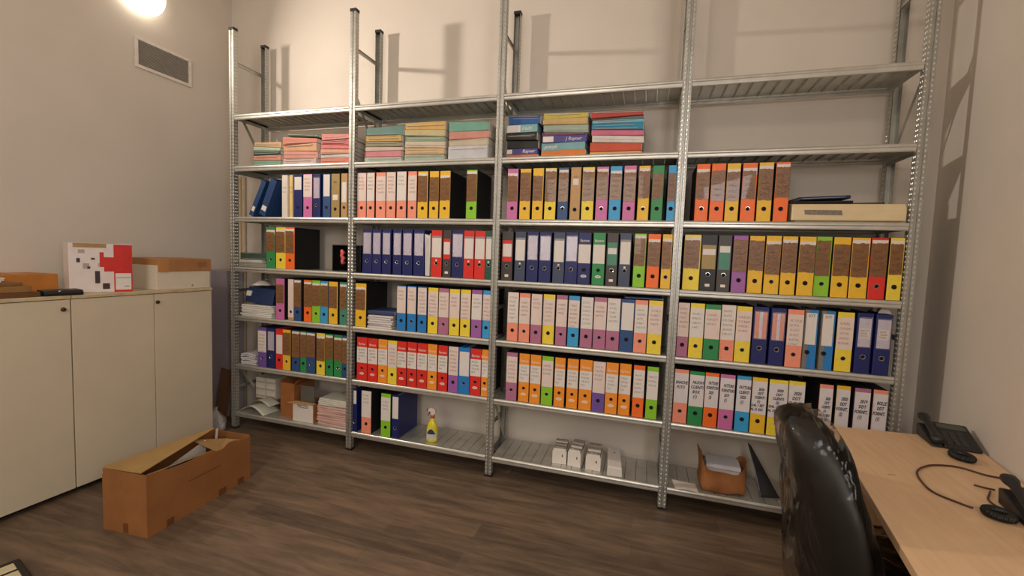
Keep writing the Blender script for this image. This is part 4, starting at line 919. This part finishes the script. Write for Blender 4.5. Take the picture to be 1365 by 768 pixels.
def phone(cx, cy, rz, label, ring):
    t = thing('desk_telephone', label, 'telephone', (cx, cy, DZ+.001), (0,0,rz), 'black telephones on the desk'); t.scale = (1,1,1); K = .76
    q = MB(); q.prism([(-.10,0),(.09,0),(.10,.075),(.075,.080),(-.10,.016)], 'x', -.05, .095); sc_(q,K); q.build('base', PH, t, .006, seg=3)
    q = MB(); q.prism([(-.10,0),(.09,0),(.10,.058),(.075,.063),(-.10,.012)], 'x', -.098, -.052); sc_(q,K); q.build('cradle', PH, t, .005)
    q = MB()
    prof = [(-.112,.030,.020,.013),(-.105,.034,.024,.016),(-.08,.040,.024,.015),(-.06,.047,.017,.010),(0,.068,.015,.010),(.05,.084,.017,.011),(.07,.090,.024,.016),(.095,.094,.024,.017),(.104,.092,.019,.013)]
    rings = []
    for (y, z, a, b_) in prof: rings.append([(-.075+a*math.copysign(abs(math.cos(w))**.7, math.cos(w)), y, z+.006+b_*math.copysign(abs(math.sin(w))**.7, math.sin(w))) for w in [2*math.pi*i/14 for i in range(14)]])
    q.rings(rings); sc_(q,K); q.build('handset', PH, t, smooth=True)
    sl = lambda y: .016+(.080-.016)*(y+.10)/.175
    q = MB()
    for r_ in range(4):
        for c in range(3):
            x = -.022+c*.03; y = -.075+r_*.024
            q.hexa([(x+i*.011,y+j*.008,sl(y+j*.008)-.002) for i, j in ((-1,-1),(1,-1),(1,1),(-1,1))]+[(x+i*.0095,y+j*.007,sl(y+j*.007)+.0035) for i, j in ((-1,-1),(1,-1),(1,1),(-1,1))])
    sc_(q,K); q.build('keypad', PH2, t)
    q = MB(); q.hexa([(x,y,sl(y)-.001) for x, y in ((-.035,.032),(.08,.032),(.08,.066),(-.035,.066))]+[(x,y,sl(y)+.002) for x, y in ((-.035,.032),(.08,.032),(.08,.066),(-.035,.066))]); sc_(q,K); q.build('display', SCR, t)
    inv = Matrix.Rotation(-rz, 4, 'Z') @ Matrix.Translation((-cx,-cy,0))
    rc, rrx, rry = ring
    pts = [inv @ Vector((rc[0]+rrx*math.cos(a), rc[1]+rry*math.sin(a), .0035)) for a in [2*math.pi*i/20 for i in range(21)]]
    q = MB(); q.tube(coil(pts, .0075, 46), .0032, 5); q.build('coiled_cord', mat('black_cord', (24,22,22), .5), t, smooth=True)
    return t
phone(3.008, -.345, R(-8), 'black desk telephone at the far end of the wooden desk', ((2.962,-.508),.026,.034))
phone(2.922, -.925, R(-10), 'black desk telephone at the right edge of the photo, on desk', ((2.803,-.945),.027,.027))
BC = mat('brown_cable', (70,42,34), .5)
def smooth_path(p, n=8):
    p = [Vector(x) for x in p]; out = []
    for i in range(len(p)-1):
        a, b_, c, d = p[max(i-1,0)], p[i], p[i+1], p[min(i+2,len(p)-1)]
        for k in range(n):
            s = k/n; out.append(.5*((2*b_)+(c-a)*s+(2*a-5*b_+4*c-d)*s*s+(3*b_-a-3*c+d)*s**3))
    return out+[p[-1]]
cz = DZ+.0036
q = MB(); q.tube(smooth_path([(x,y,cz) for x, y in [(2.985,-.650),(2.949,-.640),(2.908,-.606),(2.865,-.604),(2.80,-.632),(2.734,-.711),(2.707,-.835),(2.742,-.893),(2.765,-.915)]]), .003, 6)
tag(q.build('desk_cable', BC, smooth=True), 'long thin brown cable looping across the middle of the desk', 'cable')
cz2 = DZ+.0036
q = MB(); q.tube(smooth_path([(x,y,cz2) for x, y in [(2.864,-.742),(2.885,-.752),(2.905,-.757)]]+[(2.905,-.757,cz2)]), .0026, 6)
tag(q.build('desk_cable', BC, smooth=True), 'short brown cable end left of the nearer telephone', 'cable')
q = MB(); q.tube(smooth_path([(x,y,cz2) for x, y in [(2.885,-.775),(2.868,-.800),(2.845,-.835),(2.838,-.865),(2.842,-.885)]]), .0026, 6)
tag(q.build('desk_cable', BC, smooth=True), 'brown cable curl between the nearer telephone and its coiled cord', 'cable')
q = MB(); p = on(2,DZ,1188,633); q.hexa([(-.012,-.004,0),(.012,.002,0),(.012,.004,0),(-.012,-.002,0),(-.012,-.004,.0006),(.012,.002,.0006),(.012,.004,.0006),(-.012,-.002,.0006)]); q.build('scratch', mat('scratch_brown', (120,76,48), .7), desk, loc=(p.x-2.8, p.y+.9, DZ))

# ================================================================== office chair under plastic
ch = thing('office_chair', 'black office chair wrapped in clear plastic at the desk', 'chair', (2.52, -.96, 0))
FAB = mat('black_upholstery', (24,23,24), .5, 0, .15, 40, .03, 120)
def gloss_film(name):
    m = bpy.data.materials.new(name); m.use_nodes = True; nt = m.node_tree
    for n in list(nt.nodes): nt.nodes.remove(n)
    N = nt.nodes.new; o = N('ShaderNodeOutputMaterial'); tr = N('ShaderNodeBsdfTransparent'); g = N('ShaderNodeBsdfGlossy'); d = N('ShaderNodeBsdfTranslucent'); mx = N('ShaderNodeMixShader'); m2 = N('ShaderNodeMixShader'); fr = N('ShaderNodeFresnel')
    tr.inputs[0].default_value = (.93,.92,.90,1); g.inputs['Roughness'].default_value = .12; d.inputs[0].default_value = (.75,.68,.58,1); fr.inputs['IOR'].default_value = 1.3
    n = N('ShaderNodeTexNoise'); n.inputs['Scale'].default_value = 5; n.inputs['Detail'].default_value = 2; n.inputs['Distortion'].default_value = 1.5
    tc = N('ShaderNodeTexCoord'); mp = N('ShaderNodeMapping'); mp.inputs['Scale'].default_value = (1.6,1.6,.55); nt.links.new(tc.outputs['Object'], mp.inputs[0]); nt.links.new(mp.outputs[0], n.inputs['Vector'])
    bp = N('ShaderNodeBump'); bp.inputs['Strength'].default_value = .7; bp.inputs['Distance'].default_value = .04
    nt.links.new(n.outputs['Fac'], bp.inputs['Height']); nt.links.new(bp.outputs[0], g.inputs['Normal']); nt.links.new(bp.outputs[0], fr.inputs['Normal'])
    lw = N('ShaderNodeLayerWeight'); lw.inputs[0].default_value = .45; ml = N('ShaderNodeMath'); ml.operation = 'MULTIPLY'; ml.inputs[1].default_value = .55; nt.links.new(lw.outputs['Facing'], ml.inputs[0]); nt.links.new(ml.outputs[0], m2.inputs[0]); nt.links.new(tr.outputs[0], m2.inputs[1]); nt.links.new(d.outputs[0], m2.inputs[2])
    nt.links.new(fr.outputs[0], mx.inputs[0]); nt.links.new(m2.outputs[0], mx.inputs[1]); nt.links.new(g.outputs[0], mx.inputs[2]); nt.links.new(mx.outputs[0], o.inputs[0]); return m
def back_rings(off, zt, zb, n=28, rows=14, bulge=0.):
    rings = []
    for k in range(rows+1):
        s = k/rows; z = zb+(zt-zb)*s
        cxx = .385-.095*s+.02*math.sin(math.pi*s)          # reclined spine line (world x - 2)
        wy = .205*(1-max(0, (s-.35)/.65)**2.2*.74)*(.80+.20*min(1, s/.3))+off
        tx = .042*(1-.35*s)+off*.9
        dm = math.sqrt(max(.02, 1-max(0, (s-.86)/.14)**2*.93)); wy *= dm; tx *= dm
        rings.append([(2+cxx-2.52 + tx*math.copysign(abs(math.cos(a))**.8, math.cos(a)) - .05*(1-math.sin(a)**2)*0 + .055*(abs(math.sin(a))**2), -.005+wy*math.copysign(abs(math.sin(a))**.75, math.sin(a)), z) for a in [2*math.pi*i/n for i in range(n)]])
    return rings
FILM = gloss_film('clear_wrap_film')
q = MB(); q.rings(back_rings(0., .885, .40)); q.build('backrest', FAB, ch, smooth=True)
q = MB(); q.rings(back_rings(.034, .925, .36, 40, 24), cap=False); r_ = back_rings(.034, .925, .36, 40, 24)[-1]; q.add(r_, [tuple(range(40))]); o = q.build('backrest_wrap', FILM, ch, smooth=True); crumple(o, .010, 12, 5.)
def seat_rings(off):
    out = []
    for (s, z) in ((.88,.385-off),(1,.40-off*.5),(1.02,.43),(.98,.455+off*.6),(.85,.468+off)):
        out.append([(.115+(.215+off)*s*math.copysign(abs(math.cos(a))**.6, math.cos(a)), (.225+off)*s*math.copysign(abs(math.sin(a))**.6, math.sin(a)), z) for a in [2*math.pi*i/36 for i in range(36)]])
    return out
q = MB(); q.rings(seat_rings(0)); q.build('seat', FAB, ch, smooth=True)
q = MB(); q.rings(seat_rings(.02)); o = q.build('seat_wrap', FILM, ch, smooth=True); crumple(o, .012, 11, 8.)
q = MB(); q.tube([(-.10,0,.50),(-.14,0,.44),(-.11,0,.37),(.02,0,.365)], [.022,.024,.022,.02], 8); q.build('back_bracket', BLACK, ch, smooth=True)
q = MB(); q.box(.0,.22,-.09,.09,.352,.384); q.build('tilt_mechanism', BLACK, ch, .008)
q = MB(); q.lathe([(.028,.10),(.028,.24),(.018,.24),(.018,.352)], 16, c=(.1,0,0)); q.build('gas_column', BLACK, ch)
for k in range(5):
    a = 2*math.pi*k/5+.4; ca, sa = math.cos(a), math.sin(a)
    q = MB(); q.tube([(.1,0,.115),(.1+.14*ca,.14*sa,.095),(.1+.27*ca,.27*sa,.07)], [.026,.022,.016], 8); q.build('base_leg', BLACK, ch, smooth=True)
    q = MB(); q.M = Matrix.Translation((.1+.265*ca,.265*sa,.028)) @ Matrix.Rotation(a, 4, 'Z') @ Matrix.Rotation(R(90), 4, 'X'); q.lathe([(.02,-.022),(.028,-.018),(.028,.018),(.02,.022)], 16); q.tube([(0,.02,0),(0,.045,0)], .006, 6); q.build('caster', BLACK, ch)

# ================================================================== light
def area(name, loc, target, size, power, rgb, size_y=None, spread=180):
    l = bpy.data.lights.new(name, 'AREA'); l.energy = power; l.color = rgb; l.shape = 'RECTANGLE' if size_y else 'DISK'; l.size = size*S
    if size_y: l.size_y = size_y*S
    l.spread = R(spread)
    o = bpy.data.objects.new(name, l); COL.objects.link(o); o.location = Vector(loc)*S
    o.rotation_euler = (Vector(target)-Vector(loc)).to_track_quat('-Z', 'Y').to_euler(); return o
area('spotlight_glow', (-1.33,-.81,2.815), (2.4,.1,2.1), .10, 25, (1,.89,.77), None, 130)
area('ceiling_lamp', (.75,-3.7,CZ-.06), (.75,-3.0,0), .9, 40, (1,.90,.78), .9)
area('frontal_fill', (1.0,YB+.05,1.9), (.6,0,.7), 1.5, 54, (1,.92,.82), 1.5)  # soft fill from the unseen end of the room, brightens the low wall
area('window_daylight', (2.66,-2.55,1.7), (-1.0,-.9,1.2), .9, 36, (.96,.95,.97), 1.0)
w = bpy.data.worlds.new('room_air'); SC.world = w; w.use_nodes = True
w.node_tree.nodes['Background'].inputs[0].default_value = (.9,.8,.7,1); w.node_tree.nodes['Background'].inputs[1].default_value = .2

# ================================================================== camera
cam = bpy.data.cameras.new('camera'); co = bpy.data.objects.new('camera', cam); COL.objects.link(co)
cam.sensor_width = 36; cam.sensor_fit = 'HORIZONTAL'; cam.lens = FPX*36/1365; cam.clip_start = .01
co.location = CAM*S; co.rotation_euler = CROT; SC.camera = co
vs = SC.view_settings; vs.view_transform = 'Standard'; vs.look = 'None'; vs.gamma = 1; vs.use_curve_mapping = False; vs.exposure = .08
SC.cycles.use_denoising = True; SC.cycles.max_bounces = 8; SC.cycles.transparent_max_bounces = 12
